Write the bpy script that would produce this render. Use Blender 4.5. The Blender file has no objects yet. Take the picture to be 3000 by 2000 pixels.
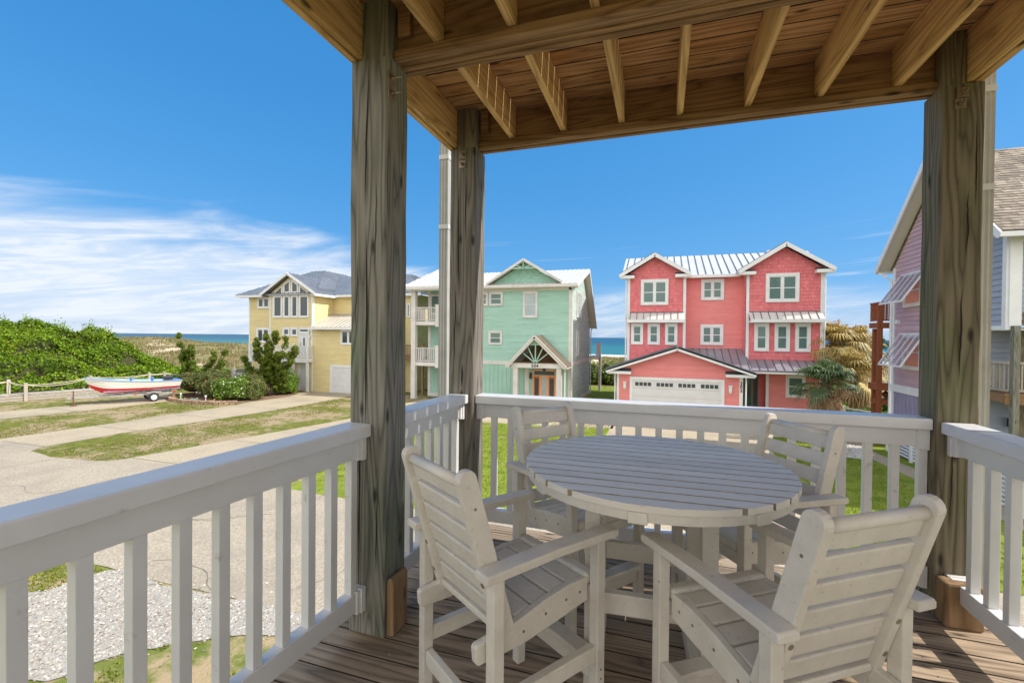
import bpy, math, random
import numpy as np
from mathutils import Vector, Matrix
random.seed(7); rng = np.random.default_rng(7)
R = math.radians
S = bpy.context.scene
COL = S.collection

# ------------------------------------------------------------ camera
F_PX, YAW, PITCH, ROLL = 1333.0, 18.07, 0.6, 0.53
CAM = Vector((0, 0, 4.5))
cd = bpy.data.cameras.new('camera'); cam = bpy.data.objects.new('camera', cd); COL.objects.link(cam)
cd.sensor_width = 36.0; cd.lens = 36.0 * F_PX / 3000.0
cd.clip_start = 0.05; cd.clip_end = 30000
cam.matrix_world = Matrix.Translation(CAM) @ (Matrix.Rotation(R(YAW), 4, 'Z') @ Matrix.Rotation(R(90 - PITCH), 4, 'X') @ Matrix.Rotation(R(ROLL), 4, 'Z'))
S.camera = cam

# ------------------------------------------------------------ world, sun, exposure
SUN_EL, SUN_AZ = 45.0, 8.0           # azimuth measured from +X towards +Y
sd = Vector((math.cos(R(SUN_EL)) * math.cos(R(SUN_AZ)), math.cos(R(SUN_EL)) * math.sin(R(SUN_AZ)), math.sin(R(SUN_EL))))
S.view_settings.view_transform = 'Standard'; S.view_settings.look = 'None'
S.view_settings.exposure = 1.1; S.view_settings.gamma = 1.0
ld = bpy.data.lights.new('sun', 'SUN'); ld.energy = 2.6; ld.angle = R(0.5); ld.color = (1.0, 0.95, 0.87)
sun = bpy.data.objects.new('sun', ld); COL.objects.link(sun); sun.rotation_euler = sd.to_track_quat('Z', 'Y').to_euler()
W = bpy.data.worlds.new('World'); S.world = W; W.use_nodes = True
wn, wl = W.node_tree.nodes, W.node_tree.links
wn.clear()
def N(tree, typ, **kw):
    n = tree.nodes.new(typ)
    for k, v in kw.items():
        if k == 'ins':
            for a, b in v.items(): n.inputs[a].default_value = b
        else: setattr(n, k, v)
    return n
WT = W.node_tree
sky = N(WT, 'ShaderNodeTexSky', sky_type='NISHITA', sun_disc=False, sun_elevation=R(SUN_EL), sun_rotation=R(90 - SUN_AZ), altitude=0, air_density=1.0, dust_density=0.35, ozone_density=1.6)
sep = N(WT, 'ShaderNodeSeparateColor'); wl.new(sky.outputs[0], sep.inputs[0])
cmb = N(WT, 'ShaderNodeCombineColor')
for i, (k, p) in enumerate(((0.165, 0.95), (0.69, 0.47), (1.50, 0.33))):       # deeper, evener blue
    m1 = N(WT, 'ShaderNodeMath', operation='POWER', ins={1: p}); wl.new(sep.outputs[i], m1.inputs[0])
    m2 = N(WT, 'ShaderNodeMath', operation='MULTIPLY', ins={1: k}); wl.new(m1.outputs[0], m2.inputs[0]); wl.new(m2.outputs[0], cmb.inputs[i])
tc = N(WT, 'ShaderNodeTexCoord'); sx = N(WT, 'ShaderNodeSeparateXYZ'); wl.new(tc.outputs['Generated'], sx.inputs[0])
def wmath(op, a, b=None, c=None, clamp=False):
    m = N(WT, 'ShaderNodeMath', operation=op, use_clamp=clamp)
    for i, v in enumerate((a, b, c)):
        if v is None: continue
        if isinstance(v, (int, float)): m.inputs[i].default_value = v
        else: wl.new(v, m.inputs[i])
    return m.outputs[0]
az = wmath('ARCTAN2', sx.outputs[0], sx.outputs[1])          # 0 ahead (+Y), negative to the left
el = sx.outputs[2]
def wnoise(sc, zs, detail, dist=0.0, off=0.0, rough=0.55):
    cb = N(WT, 'ShaderNodeCombineXYZ')
    wl.new(wmath('ADD', az, off), cb.inputs[0]); wl.new(wmath('MULTIPLY_ADD', el, zs, wmath('MULTIPLY', az, -0.9)), cb.inputs[1])
    n = N(WT, 'ShaderNodeTexNoise', ins={'Scale': sc, 'Detail': detail, 'Distortion': dist, 'Roughness': rough}); wl.new(cb.outputs[0], n.inputs['Vector'])
    return n.outputs['Fac']
def wstep(x, a, b):
    m = N(WT, 'ShaderNodeMapRange', interpolation_type='SMOOTHSTEP', ins={'From Min': a, 'From Max': b}); wl.new(x, m.inputs['Value']); return m.outputs[0]
# a sheet of cirrus low in the sky, deeper over the left, thin streaks to the right
n_edge = wnoise(2.6, 5.0, 5.0, 0.6, 3.1)
bound = wmath('MULTIPLY_ADD', wstep(az, -0.35, -0.75), 0.095, 0.105)
bound = wmath('MULTIPLY_ADD', wmath('SUBTRACT', n_edge, 0.5), 0.16, bound)
sheet = wstep(wmath('SUBTRACT', bound, el), -0.015, 0.05)
n1 = wnoise(2.6, 9.0, 10.0, 1.3, 0.0, 0.66); n2 = wnoise(7.5, 6.0, 8.0, 0.9, 9.0, 0.66)
dens = wmath('MULTIPLY', wstep(n1, 0.36, 0.66), wstep(n2, 0.2, 0.62))
left = wstep(az, -0.30, -0.62)
base_d = wmath('MULTIPLY_ADD', left, 0.34, 0.24)
c_fac = wmath('MULTIPLY', sheet, wmath('ADD', base_d, wmath('MULTIPLY', dens, 0.75)), clamp=True)
n3 = wnoise(3.2, 26.0, 5.0, 0.3, 17.0, 0.5)
wisp = wmath('MULTIPLY', wmath('MULTIPLY', wstep(n3, 0.60, 0.76), wstep(el, 0.25, 0.10)), 0.55)
c_fac = wmath('MAXIMUM', c_fac, wisp)
c_fac = wmath('MULTIPLY', c_fac, 0.92, clamp=True)
mx = N(WT, 'ShaderNodeMix', data_type='RGBA'); wl.new(c_fac, mx.inputs['Factor']); wl.new(cmb.outputs[0], mx.inputs['A'])
mx.inputs['B'].default_value = (2.85, 3.0, 3.2, 1)
# bright unseen cloud added behind the camera as fill light for shaded faces
fwd = wmath('ADD', wmath('MULTIPLY', sx.outputs[0], -0.31), wmath('MULTIPLY', sx.outputs[1], 0.95))
nbk = N(WT, 'ShaderNodeTexNoise', ins={'Scale': 2.4, 'Detail': 6.0, 'Roughness': 0.55}); wl.new(tc.outputs['Generated'], nbk.inputs['Vector'])
back = wmath('MULTIPLY', wstep(fwd, 0.12, -0.25), wstep(nbk.outputs['Fac'], 0.30, 0.55))
mb_ = N(WT, 'ShaderNodeMix', data_type='RGBA'); wl.new(back, mb_.inputs['Factor']); wl.new(mx.outputs['Result'], mb_.inputs['A']); mb_.inputs['B'].default_value = (5.6, 5.45, 5.15, 1)
bg = N(WT, 'ShaderNodeBackground', ins={'Strength': 0.15}); wl.new(mb_.outputs['Result'], bg.inputs[0])
wo = N(WT, 'ShaderNodeOutputWorld'); wl.new(bg.outputs[0], wo.inputs[0])
S.cycles.max_bounces = 10; S.cycles.diffuse_bounces = 6; S.cycles.transparent_max_bounces = 16

# ------------------------------------------------------------ materials
MATS = {}
def rgba(c): return (c[0], c[1], c[2], 1)
def mat(name, c1, c2=None, scale=5.0, rough=0.6, bump=0.0, bscale=None, detail=4, stretch=(1, 1, 1), rnd=0.0, spec=0.5, metal=0.0, lo=0.35, hi=0.65, c3=None, s3=1.0, l3=0.55, h3=0.7, coat=0.0, transl=0.0, dist=0.0):
    if name in MATS: return MATS[name]
    m = bpy.data.materials.new(name); m.use_nodes = True; T = m.node_tree; T.nodes.clear(); L = T.links
    out = N(T, 'ShaderNodeOutputMaterial'); b = N(T, 'ShaderNodeBsdfPrincipled', ins={'Roughness': rough, 'Metallic': metal, 'Specular IOR Level': spec, 'Coat Weight': coat})
    co = N(T, 'ShaderNodeTexCoord'); mp = N(T, 'ShaderNodeMapping', ins={'Scale': stretch}); L.new(co.outputs['Object'], mp.inputs[0])
    at = N(T, 'ShaderNodeAttribute', attribute_name='rnd')
    vec = mp.outputs[0]
    if rnd > 0:
        ad = N(T, 'ShaderNodeVectorMath', operation='MULTIPLY_ADD', ins={1: (37.0, 23.0, 11.0)}); L.new(at.outputs['Fac'], ad.inputs[0]); L.new(mp.outputs[0], ad.inputs[2]); vec = ad.outputs[0]
    n = N(T, 'ShaderNodeTexNoise', ins={'Scale': scale, 'Detail': detail, 'Roughness': 0.6, 'Distortion': dist}); L.new(vec, n.inputs['Vector'])
    mr = N(T, 'ShaderNodeMapRange', ins={'From Min': lo, 'From Max': hi}); L.new(n.outputs['Fac'], mr.inputs['Value'])
    mixn = N(T, 'ShaderNodeMix', data_type='RGBA'); mixn.inputs['A'].default_value = rgba(c1); mixn.inputs['B'].default_value = rgba(c2 or c1); L.new(mr.outputs[0], mixn.inputs['Factor'])
    col = mixn.outputs['Result']
    if c3:
        nn = N(T, 'ShaderNodeTexNoise', ins={'Scale': s3, 'Detail': 5, 'Roughness': 0.6}); L.new(vec, nn.inputs['Vector'])
        m3 = N(T, 'ShaderNodeMapRange', ins={'From Min': l3, 'From Max': h3}); L.new(nn.outputs['Fac'], m3.inputs['Value'])
        mm = N(T, 'ShaderNodeMix', data_type='RGBA'); L.new(m3.outputs[0], mm.inputs['Factor']); L.new(col, mm.inputs['A']); mm.inputs['B'].default_value = rgba(c3); col = mm.outputs['Result']
    if rnd > 0:
        h = N(T, 'ShaderNodeHueSaturation'); v = N(T, 'ShaderNodeMath', operation='MULTIPLY_ADD', ins={1: rnd, 2: 1 - rnd / 2}); L.new(at.outputs['Fac'], v.inputs[0]); L.new(v.outputs[0], h.inputs['Value']); L.new(col, h.inputs['Color']); col = h.outputs[0]
    L.new(col, b.inputs['Base Color'])
    if bump > 0:
        bn = N(T, 'ShaderNodeTexNoise', ins={'Scale': bscale or scale * 3, 'Detail': 5, 'Roughness': 0.65}); L.new(vec, bn.inputs['Vector'])
        bp = N(T, 'ShaderNodeBump', ins={'Strength': 1.0, 'Distance': bump}); L.new(bn.outputs['Fac'], bp.inputs['Height']); L.new(bp.outputs[0], b.inputs['Normal'])
    sh = b.outputs[0]
    if transl > 0:
        tr = N(T, 'ShaderNodeBsdfTranslucent'); L.new(col, tr.inputs[0]); ms = N(T, 'ShaderNodeMixShader', ins={0: transl}); L.new(sh, ms.inputs[1]); L.new(tr.outputs[0], ms.inputs[2]); sh = ms.outputs[0]
    L.new(sh, out.inputs[0])
    MATS[name] = m
    return m
def wood(name, dark, light, axis, tint=None, ring=7.0, rough=0.8, bump=0.0012, rnd=0.3, fine=90.0, grain=0.55, tl=0.5, th=0.7):
    """sawn board: growth rings cut lengthwise, fine fibres, knots and a slow change of tone along the board"""
    if name in MATS: return MATS[name]
    m = bpy.data.materials.new(name); m.use_nodes = True; T = m.node_tree; T.nodes.clear(); L = T.links
    out = N(T, 'ShaderNodeOutputMaterial'); b = N(T, 'ShaderNodeBsdfPrincipled', ins={'Roughness': rough, 'Specular IOR Level': 0.3})
    co = N(T, 'ShaderNodeTexCoord'); at = N(T, 'ShaderNodeAttribute', attribute_name='rnd')
    def stretched(al, ac):
        s = [ac, ac, ac]; s['xyz'.index(axis)] = al
        mp = N(T, 'ShaderNodeMapping', ins={'Scale': s}); L.new(co.outputs['Object'], mp.inputs[0])
        ad = N(T, 'ShaderNodeVectorMath', operation='MULTIPLY_ADD', ins={1: (53.0, 31.0, 17.0)}); L.new(at.outputs['Fac'], ad.inputs[0]); L.new(mp.outputs[0], ad.inputs[2])
        return ad.outputs[0]
    v1 = stretched(0.6, ring * 0.62)
    n1 = N(T, 'ShaderNodeTexNoise', ins={'Scale': 1.0, 'Detail': 1.5, 'Roughness': 0.45, 'Distortion': 0.0}); L.new(v1, n1.inputs['Vector'])
    ml = N(T, 'ShaderNodeMath', operation='MULTIPLY', ins={1: 22.0}); L.new(n1.outputs['Fac'], ml.inputs[0])
    fr = N(T, 'ShaderNodeMath', operation='PINGPONG', ins={1: 1.0}); L.new(ml.outputs[0], fr.inputs[0])
    pw = N(T, 'ShaderNodeMath', operation='POWER', ins={1: 0.55}); L.new(fr.outputs[0], pw.inputs[0])
    v2 = stretched(2.5, fine)
    n2 = N(T, 'ShaderNodeTexNoise', ins={'Scale': 1.0, 'Detail': 4.0, 'Roughness': 0.6}); L.new(v2, n2.inputs['Vector'])
    n3 = N(T, 'ShaderNodeTexNoise', ins={'Scale': 1.0, 'Detail': 4.0, 'Roughness': 0.6}); L.new(stretched(1.2, 2.6), n3.inputs['Vector'])
    mxa = N(T, 'ShaderNodeMath', operation='MULTIPLY_ADD', ins={1: grain}); L.new(pw.outputs[0], mxa.inputs[0])
    m2 = N(T, 'ShaderNodeMath', operation='MULTIPLY', ins={1: 1.0 - grain}); L.new(n2.outputs['Fac'], m2.inputs[0]); L.new(m2.outputs[0], mxa.inputs[2])
    mixn = N(T, 'ShaderNodeMix', data_type='RGBA'); mixn.inputs['A'].default_value = rgba(dark); mixn.inputs['B'].default_value = rgba(light); L.new(mxa.outputs[0], mixn.inputs['Factor'])
    col = mixn.outputs['Result']
    if tint:
        mr = N(T, 'ShaderNodeMapRange', ins={'From Min': tl, 'From Max': th}); L.new(n3.outputs['Fac'], mr.inputs['Value'])
        mm = N(T, 'ShaderNodeMix', data_type='RGBA', blend_type='MIX'); L.new(mr.outputs[0], mm.inputs['Factor']); L.new(col, mm.inputs['A'])
        mk = N(T, 'ShaderNodeMix', data_type='RGBA', blend_type='MULTIPLY', ins={0: 1.0}); L.new(col, mk.inputs['A']); mk.inputs['B'].default_value = rgba(tint); L.new(mk.outputs['Result'], mm.inputs['B']); col = mm.outputs['Result']
    # knots and nail specks
    vk = stretched(3.0, 9.0); vo = N(T, 'ShaderNodeTexVoronoi', ins={'Scale': 1.0}); L.new(vk, vo.inputs['Vector'])
    kr = N(T, 'ShaderNodeMapRange', ins={'From Min': 0.06, 'From Max': 0.16, 'To Min': 0.22, 'To Max': 1.0}); L.new(vo.outputs['Distance'], kr.inputs['Value'])
    kk = N(T, 'ShaderNodeMix', data_type='RGBA', blend_type='MULTIPLY', ins={0: 1.0}); L.new(col, kk.inputs['A']); L.new(kr.outputs[0], kk.inputs['B']); col = kk.outputs['Result']
    h = N(T, 'ShaderNodeHueSaturation'); v = N(T, 'ShaderNodeMath', operation='MULTIPLY_ADD', ins={1: rnd, 2: 1 - rnd / 2}); L.new(at.outputs['Fac'], v.inputs[0]); L.new(v.outputs[0], h.inputs['Value']); L.new(col, h.inputs['Color'])
    L.new(h.outputs[0], b.inputs['Base Color'])
    bp = N(T, 'ShaderNodeBump', ins={'Strength': 1.0, 'Distance': bump}); L.new(mxa.outputs[0], bp.inputs['Height']); L.new(bp.outputs[0], b.inputs['Normal'])
    L.new(b.outputs[0], out.inputs[0]); MATS[name] = m
    return m
def glass(name, c, rough=0.04, blinds=None, period=0.05):
    """window pane: a glossy sheet with what hangs close behind it"""
    if name in MATS: return MATS[name]
    m = bpy.data.materials.new(name); m.use_nodes = True; T = m.node_tree; T.nodes.clear(); L = T.links
    out = N(T, 'ShaderNodeOutputMaterial'); b = N(T, 'ShaderNodeBsdfPrincipled', ins={'Roughness': 0.5, 'Coat Weight': 1.0, 'Coat Roughness': rough, 'Coat IOR': 1.5})
    co = N(T, 'ShaderNodeTexCoord')
    n = N(T, 'ShaderNodeTexNoise', ins={'Scale': 1.3, 'Detail': 2.0}); L.new(co.outputs['Object'], n.inputs['Vector'])
    mixn = N(T, 'ShaderNodeMix', data_type='RGBA'); mixn.inputs['A'].default_value = rgba([x * 0.7 for x in c]); mixn.inputs['B'].default_value = rgba([min(1, x * 1.3) for x in c]); L.new(n.outputs['Fac'], mixn.inputs['Factor'])
    col = mixn.outputs['Result']
    if blinds:
        sp = N(T, 'ShaderNodeSeparateXYZ'); L.new(co.outputs['Object'], sp.inputs[0])
        mo = N(T, 'ShaderNodeMath', operation='MODULO', ins={1: period}); L.new(sp.outputs[2], mo.inputs[0])
        mr = N(T, 'ShaderNodeMapRange', ins={'From Min': 0.0, 'From Max': period, 'To Min': 0.6, 'To Max': 1.0}); L.new(mo.outputs[0], mr.inputs['Value'])
        mm = N(T, 'ShaderNodeMix', data_type='RGBA'); L.new(mr.outputs[0], mm.inputs['Factor']); L.new(col, mm.inputs['A']); mm.inputs['B'].default_value = rgba(blinds); col = mm.outputs['Result']
    L.new(col, b.inputs['Base Color']); L.new(b.outputs[0], out.inputs[0]); MATS[name] = m
    return m

M_vinyl = mat('white_vinyl', (0.66, 0.655, 0.65), (0.73, 0.725, 0.72), 3.0, 0.32, 0.0003, 60, rnd=0.05, c3=(0.44, 0.41, 0.36), s3=14.0, l3=0.64, h3=0.78)
M_poly = mat('poly_lumber', (0.62, 0.575, 0.50), (0.70, 0.655, 0.575), 9.0, 0.55, 0.0007, 220, rnd=0.10, c3=(0.42, 0.37, 0.30), s3=60.0, l3=0.62, h3=0.74)
M_table = mat('table_slat', (0.68, 0.63, 0.55), (0.78, 0.73, 0.65), 6.0, 0.5, 0.0006, 150, rnd=0.10, stretch=(0.4, 2, 2), c3=(0.46, 0.42, 0.35), s3=30.0, l3=0.62, h3=0.75)
M_slatedge = mat('slat_edge_brown', (0.22, 0.165, 0.11), (0.36, 0.29, 0.21), 20.0, 0.9)  # brown long edges of the table slats, facing the gaps
M_edge = mat('board_edge_dark', (0.035, 0.024, 0.015), (0.07, 0.05, 0.03), 20.0, 0.9)  # dark long edges so the gaps between boards stand out
M_steel = mat('bolt_steel', (0.22, 0.19, 0.16), (0.40, 0.30, 0.2), 40.0, 0.45, metal=0.7)
M_screw = mat('screw_brass', (0.30, 0.26, 0.18), rough=0.4, metal=0.6)
WZ = wood('post_green_grey', (0.03, 0.029, 0.022), (0.33, 0.31, 0.26), 'z', (0.55, 0.76, 0.58), 15.0, bump=0.004, rnd=0.1)
WZ2 = wood('post_grey', (0.032, 0.027, 0.022), (0.32, 0.285, 0.24), 'z', (0.72, 0.82, 0.72), 15.0, bump=0.004, rnd=0.1)
WZ3 = wood('post_brown', (0.028, 0.022, 0.013), (0.27, 0.23, 0.155), 'z', (0.66, 0.88, 0.58), 15.0, bump=0.004, rnd=0.1)
WX = wood('beam_wood', (0.085, 0.038, 0.015), (0.46, 0.275, 0.14), 'x', (0.6, 0.55, 0.5), 14.0, rnd=0.3)
WY = wood('joist_wood', (0.24, 0.12, 0.035), (0.82, 0.54, 0.25), 'y', (0.8, 0.75, 0.7), 14.0, rnd=0.2)
WC = wood('ceiling_wood', (0.10, 0.038, 0.013), (0.72, 0.42, 0.195), 'x', (0.72, 0.58, 0.42), 12.0, rnd=0.35)
WF = wood('floor_wood', (0.055, 0.034, 0.020), (0.50, 0.375, 0.255), 'x', (0.72, 0.68, 0.62), 12.0, rnd=0.3)
WB = wood('block_wood', (0.10, 0.055, 0.025), (0.36, 0.235, 0.125), 'z', None, 10.0, rnd=0.1)
M_trim = mat('white_trim', (0.72, 0.73, 0.75), (0.80, 0.81, 0.83), 2.0, 0.45)
M_trimg = mat('trim_grey', (0.60, 0.57, 0.56), (0.74, 0.70, 0.69), 1.5, 0.6, c3=(0.40, 0.33, 0.28), s3=3.0, l3=0.60, h3=0.85)
M_yel = mat('yellow_siding', (0.67, 0.56, 0.29), (0.75, 0.63, 0.335), 0.8, 0.7, rnd=0.06)
M_grn = mat('green_siding', (0.35, 0.555, 0.475), (0.41, 0.625, 0.545), 0.7, 0.7, rnd=0.06, c3=(0.29, 0.50, 0.42), s3=0.5, l3=0.5, h3=0.8)
M_grnside = mat('green_siding_weathered', (0.42, 0.58, 0.51), (0.52, 0.66, 0.60), 0.7, 0.7, rnd=0.06, c3=(0.30, 0.30, 0.29), s3=2.5, l3=0.5, h3=0.8)
M_pink = mat('pink_siding', (0.75, 0.25, 0.25), (0.83, 0.29, 0.285), 0.8, 0.7, rnd=0.05)
M_shake = mat('pink_shake', (0.66, 0.165, 0.19), (0.78, 0.225, 0.24), 1.0, 0.75, rnd=0.14)
M_gshake = mat('green_shake', (0.30, 0.52, 0.43), (0.37, 0.60, 0.51), 1.0, 0.75, rnd=0.14)
M_blue = mat('blue_siding', (0.29, 0.33, 0.42), (0.35, 0.39, 0.49), 0.8, 0.7, rnd=0.08)
M_bounce = mat('siding_pink_bounce', (0.47, 0.32, 0.38), (0.54, 0.38, 0.445), 0.8, 0.7, rnd=0.08)  # blue siding with pink house bounce light mixed into its colour
M_roofw = mat('white_metal_roof', (0.62, 0.61, 0.58), (0.70, 0.69, 0.66), 0.8, 0.35, rnd=0.08, metal=0.2)
M_roofg = mat('grey_metal_roof', (0.26, 0.27, 0.30), (0.34, 0.35, 0.38), 0.8, 0.35, rnd=0.10, metal=0.4)
M_roofp = mat('steel_metal_roof', (0.50, 0.50, 0.53), (0.60, 0.60, 0.63), 0.8, 0.3, rnd=0.08, metal=0.45)
M_seam = mat('roof_seam_dark', (0.10, 0.13, 0.15), rough=0.4, metal=0.4)
M_shing = mat('asphalt_shingle', (0.19, 0.155, 0.12), (0.32, 0.27, 0.22), 2.5, 0.9, 0.004, 60, rnd=0.55)
M_soffit = mat('soffit', (0.62, 0.60, 0.54), rough=0.6)
M_glass = glass('window_glass_blind', (0.02, 0.06, 0.06), blinds=(0.11, 0.20, 0.19))
M_glassd = glass('window_glass_dark', (0.025, 0.04, 0.05))
M_glassl = glass('window_glass_frost', (0.40, 0.48, 0.52), rough=0.25)
M_gar = mat('garage_door_white', (0.66, 0.67, 0.68), (0.72, 0.73, 0.74), 2.0, 0.5)
M_teal = mat('teal_door', (0.02, 0.17, 0.16), rough=0.4)
M_peach = mat('peach_door', (0.72, 0.42, 0.24), rough=0.4)
M_orange = mat('orange_panel', (0.60, 0.14, 0.04), rough=0.5)
M_black = mat('black_metal', (0.02, 0.02, 0.02), rough=0.4)
M_digit = mat('house_number_dark', (0.03, 0.03, 0.04), rough=0.5)
M_red = wood('red_deck_wood', (0.17, 0.045, 0.02), (0.38, 0.125, 0.06), 'z', None, 8.0, rnd=0.2)
M_brn = wood('brown_deck_wood', (0.16, 0.085, 0.04), (0.34, 0.20, 0.11), 'x', None, 8.0, rnd=0.3)
M_ltwood = wood('weathered_timber', (0.26, 0.22, 0.18), (0.50, 0.45, 0.38), 'y', None, 8.0, rnd=0.3)
M_rope = mat('rope', (0.62, 0.56, 0.42), rough=0.9)
M_conc = mat('concrete_drive', (0.33, 0.27, 0.185), (0.48, 0.40, 0.285), 14.0, 0.85, 0.002, 40, detail=8, c3=(0.27, 0.23, 0.17), s3=0.45, l3=0.47, h3=0.80)
M_road = mat('road_aggregate', (0.27, 0.225, 0.165), (0.48, 0.41, 0.315), 24.0, 0.9, 0.004, 55, detail=10, c3=(0.235, 0.205, 0.165), s3=0.35, l3=0.45, h3=0.78)
M_joint = mat('joint_gap', (0.16, 0.14, 0.11), rough=0.9)
M_white = mat('boat_white', (0.74, 0.73, 0.68), rough=0.3)
M_bred = mat('boat_red', (0.62, 0.02, 0.02), rough=0.35)
M_bblue = mat('boat_blue', (0.08, 0.22, 0.55), rough=0.5)
M_galv = mat('galvanised', (0.38, 0.39, 0.39), (0.5, 0.5, 0.5), 6.0, 0.45, metal=0.5)
M_rubber = mat('rubber', (0.03, 0.03, 0.03), rough=0.8)
M_stone = mat('bed_block', (0.30, 0.19, 0.13), (0.44, 0.30, 0.22), 6.0, 0.9, 0.01, 20, rnd=0.4)
M_bark = mat('bark', (0.13, 0.09, 0.06), (0.24, 0.18, 0.13), 12.0, 0.9, 0.01, 30)
M_mulch = mat('mulch', (0.17, 0.10, 0.06), (0.30, 0.19, 0.12), 9.0, 0.95, 0.02, 30)

# ------------------------------------------------------------ mesh building
SPLIT = {'fascia', 'corner_board', 'cleat', 'rim_block', 'eave_return', 'soffit', 'entry_column', 'deck_post', 'platform', 'thwart', 'under_batten', 'sidelight', 'trim_board', 'side_board', 'door_frame', 'garage_frame', 'rim_joist', 'flashing', 'screw'}
class MB:
    def __init__(s): s.v = []; s.f = []; s.r = []; s.m = []; s.k = []
    def add(s, vs, fs, rnd=None, mi=0):
        o = len(s.v); s.k.append((o, len(s.f))); s.v += [tuple(x) for x in vs]; r = random.random() if rnd is None else rnd
        for f in fs: s.f.append(tuple(o + i for i in f)); s.r.append(r); s.m.append(mi)
        return s
    def box(s, x0, x1, y0, y1, z0, z1, T=None, rnd=None, mi=0):
        vs = [Vector((x, y, z)) for z in (z0, z1) for y in (y0, y1) for x in (x0, x1)]
        if T is not None: vs = [T @ v for v in vs]
        return s.add(vs, [(0, 2, 3, 1), (4, 5, 7, 6), (0, 1, 5, 4), (2, 6, 7, 3), (0, 4, 6, 2), (1, 3, 7, 5)], rnd, mi)
    def prism(s, poly, h, T=None, rnd=None, mi=0):
        """poly: 2D points (CCW) in local XY, extruded by h along local Z"""
        n = len(poly); vs = [Vector((p[0], p[1], 0)) for p in poly] + [Vector((p[0], p[1], h)) for p in poly]
        if T is not None: vs = [T @ v for v in vs]
        fs = [tuple(range(n))[::-1], tuple(range(n, 2 * n))] + [(i, (i + 1) % n, n + (i + 1) % n, n + i) for i in range(n)]
        return s.add(vs, fs, rnd, mi)
    def bar(s, a, b, w, h, up=(0, 0, 1), rnd=None, mi=0):
        a, b = Vector(a), Vector(b); d = (b - a); L = d.length; d.normalize(); side = d.cross(Vector(up)).normalized(); u = side.cross(d)
        T = Matrix((( side.x, d.x, u.x, a.x), (side.y, d.y, u.y, a.y), (side.z, d.z, u.z, a.z), (0, 0, 0, 1)))
        return s.box(-w / 2, w / 2, 0, L, -h / 2, h / 2, T, rnd, mi)
    def tube(s, pts, rad, n=8, cap=True, rnd=None, mi=0):
        pts = [Vector(p) for p in pts]; rs = rad if isinstance(rad, (list, tuple)) else [rad] * len(pts); vs = []
        for i, p in enumerate(pts):
            d = (pts[min(i + 1, len(pts) - 1)] - pts[max(i - 1, 0)]).normalized(); a = d.cross(Vector((0, 0, 1)) if abs(d.z) < 0.9 else Vector((1, 0, 0))).normalized(); b = d.cross(a)
            for k in range(n): t = 2 * math.pi * k / n; vs.append(p + (a * math.cos(t) + b * math.sin(t)) * rs[i])
        fs = [(i * n + k, i * n + (k + 1) % n, (i + 1) * n + (k + 1) % n, (i + 1) * n + k) for i in range(len(pts) - 1) for k in range(n)]
        if cap: fs += [tuple(range(n))[::-1], tuple(range((len(pts) - 1) * n, len(pts) * n))]
        return s.add(vs, fs, rnd, mi)
    def build(s, name, material, parent=None, bevel=0.0, smooth=False, seg=2):
        if name in SPLIT and len(s.k) > 1:           # pieces that stand apart become parts of their own
            ks = s.k + [(len(s.v), len(s.f))]; o = None
            for (a, fa), (b, fb) in zip(ks[:-1], ks[1:]):
                q = MB(); q.add(s.v[a:b], [tuple(i - a for i in f) for f in s.f[fa:fb]], s.r[fa], s.m[fa]); o = q.build(name, material, parent, bevel, smooth, seg)
            return o
        me = bpy.data.meshes.new(name); me.from_pydata(s.v, [], s.f)
        at = me.attributes.new('rnd', 'FLOAT', 'FACE'); at.data.foreach_set('value', s.r)
        for mm in (material if isinstance(material, (list, tuple)) else [material]): me.materials.append(mm)
        me.polygons.foreach_set('material_index', s.m)
        if smooth: me.polygons.foreach_set('use_smooth', [True] * len(s.f))
        me.update()
        o = bpy.data.objects.new(name, me); COL.objects.link(o)
        if parent is not None: o.parent = parent
        if bevel > 0:
            b = o.modifiers.new('bevel', 'BEVEL'); b.width = bevel; b.segments = seg; b.limit_method = 'ANGLE'; b.angle_limit = R(40); b.harden_normals = False
        return o
def tag(o, label=None, cat=None, group=None, kind=None):
    if label: o['label'] = label
    if cat: o['category'] = cat
    if group: o['group'] = group
    if kind: o['kind'] = kind
    return o
def thing(name, label, cat, loc=(0, 0, 0), rz=0, group=None):
    o = bpy.data.objects.new(name, None); COL.objects.link(o); o.location = loc; o.rotation_euler = (0, 0, rz); o.empty_display_size = 0.2
    return tag(o, label, cat, group)
def copy_tree(o, parent=None):
    c = o.copy(); COL.objects.link(c)
    if parent is not None: c.parent = parent
    for ch in list(o.children): copy_tree(ch, c)
    return c
def frames(o, d): return Matrix.Translation(o) @ d

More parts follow.
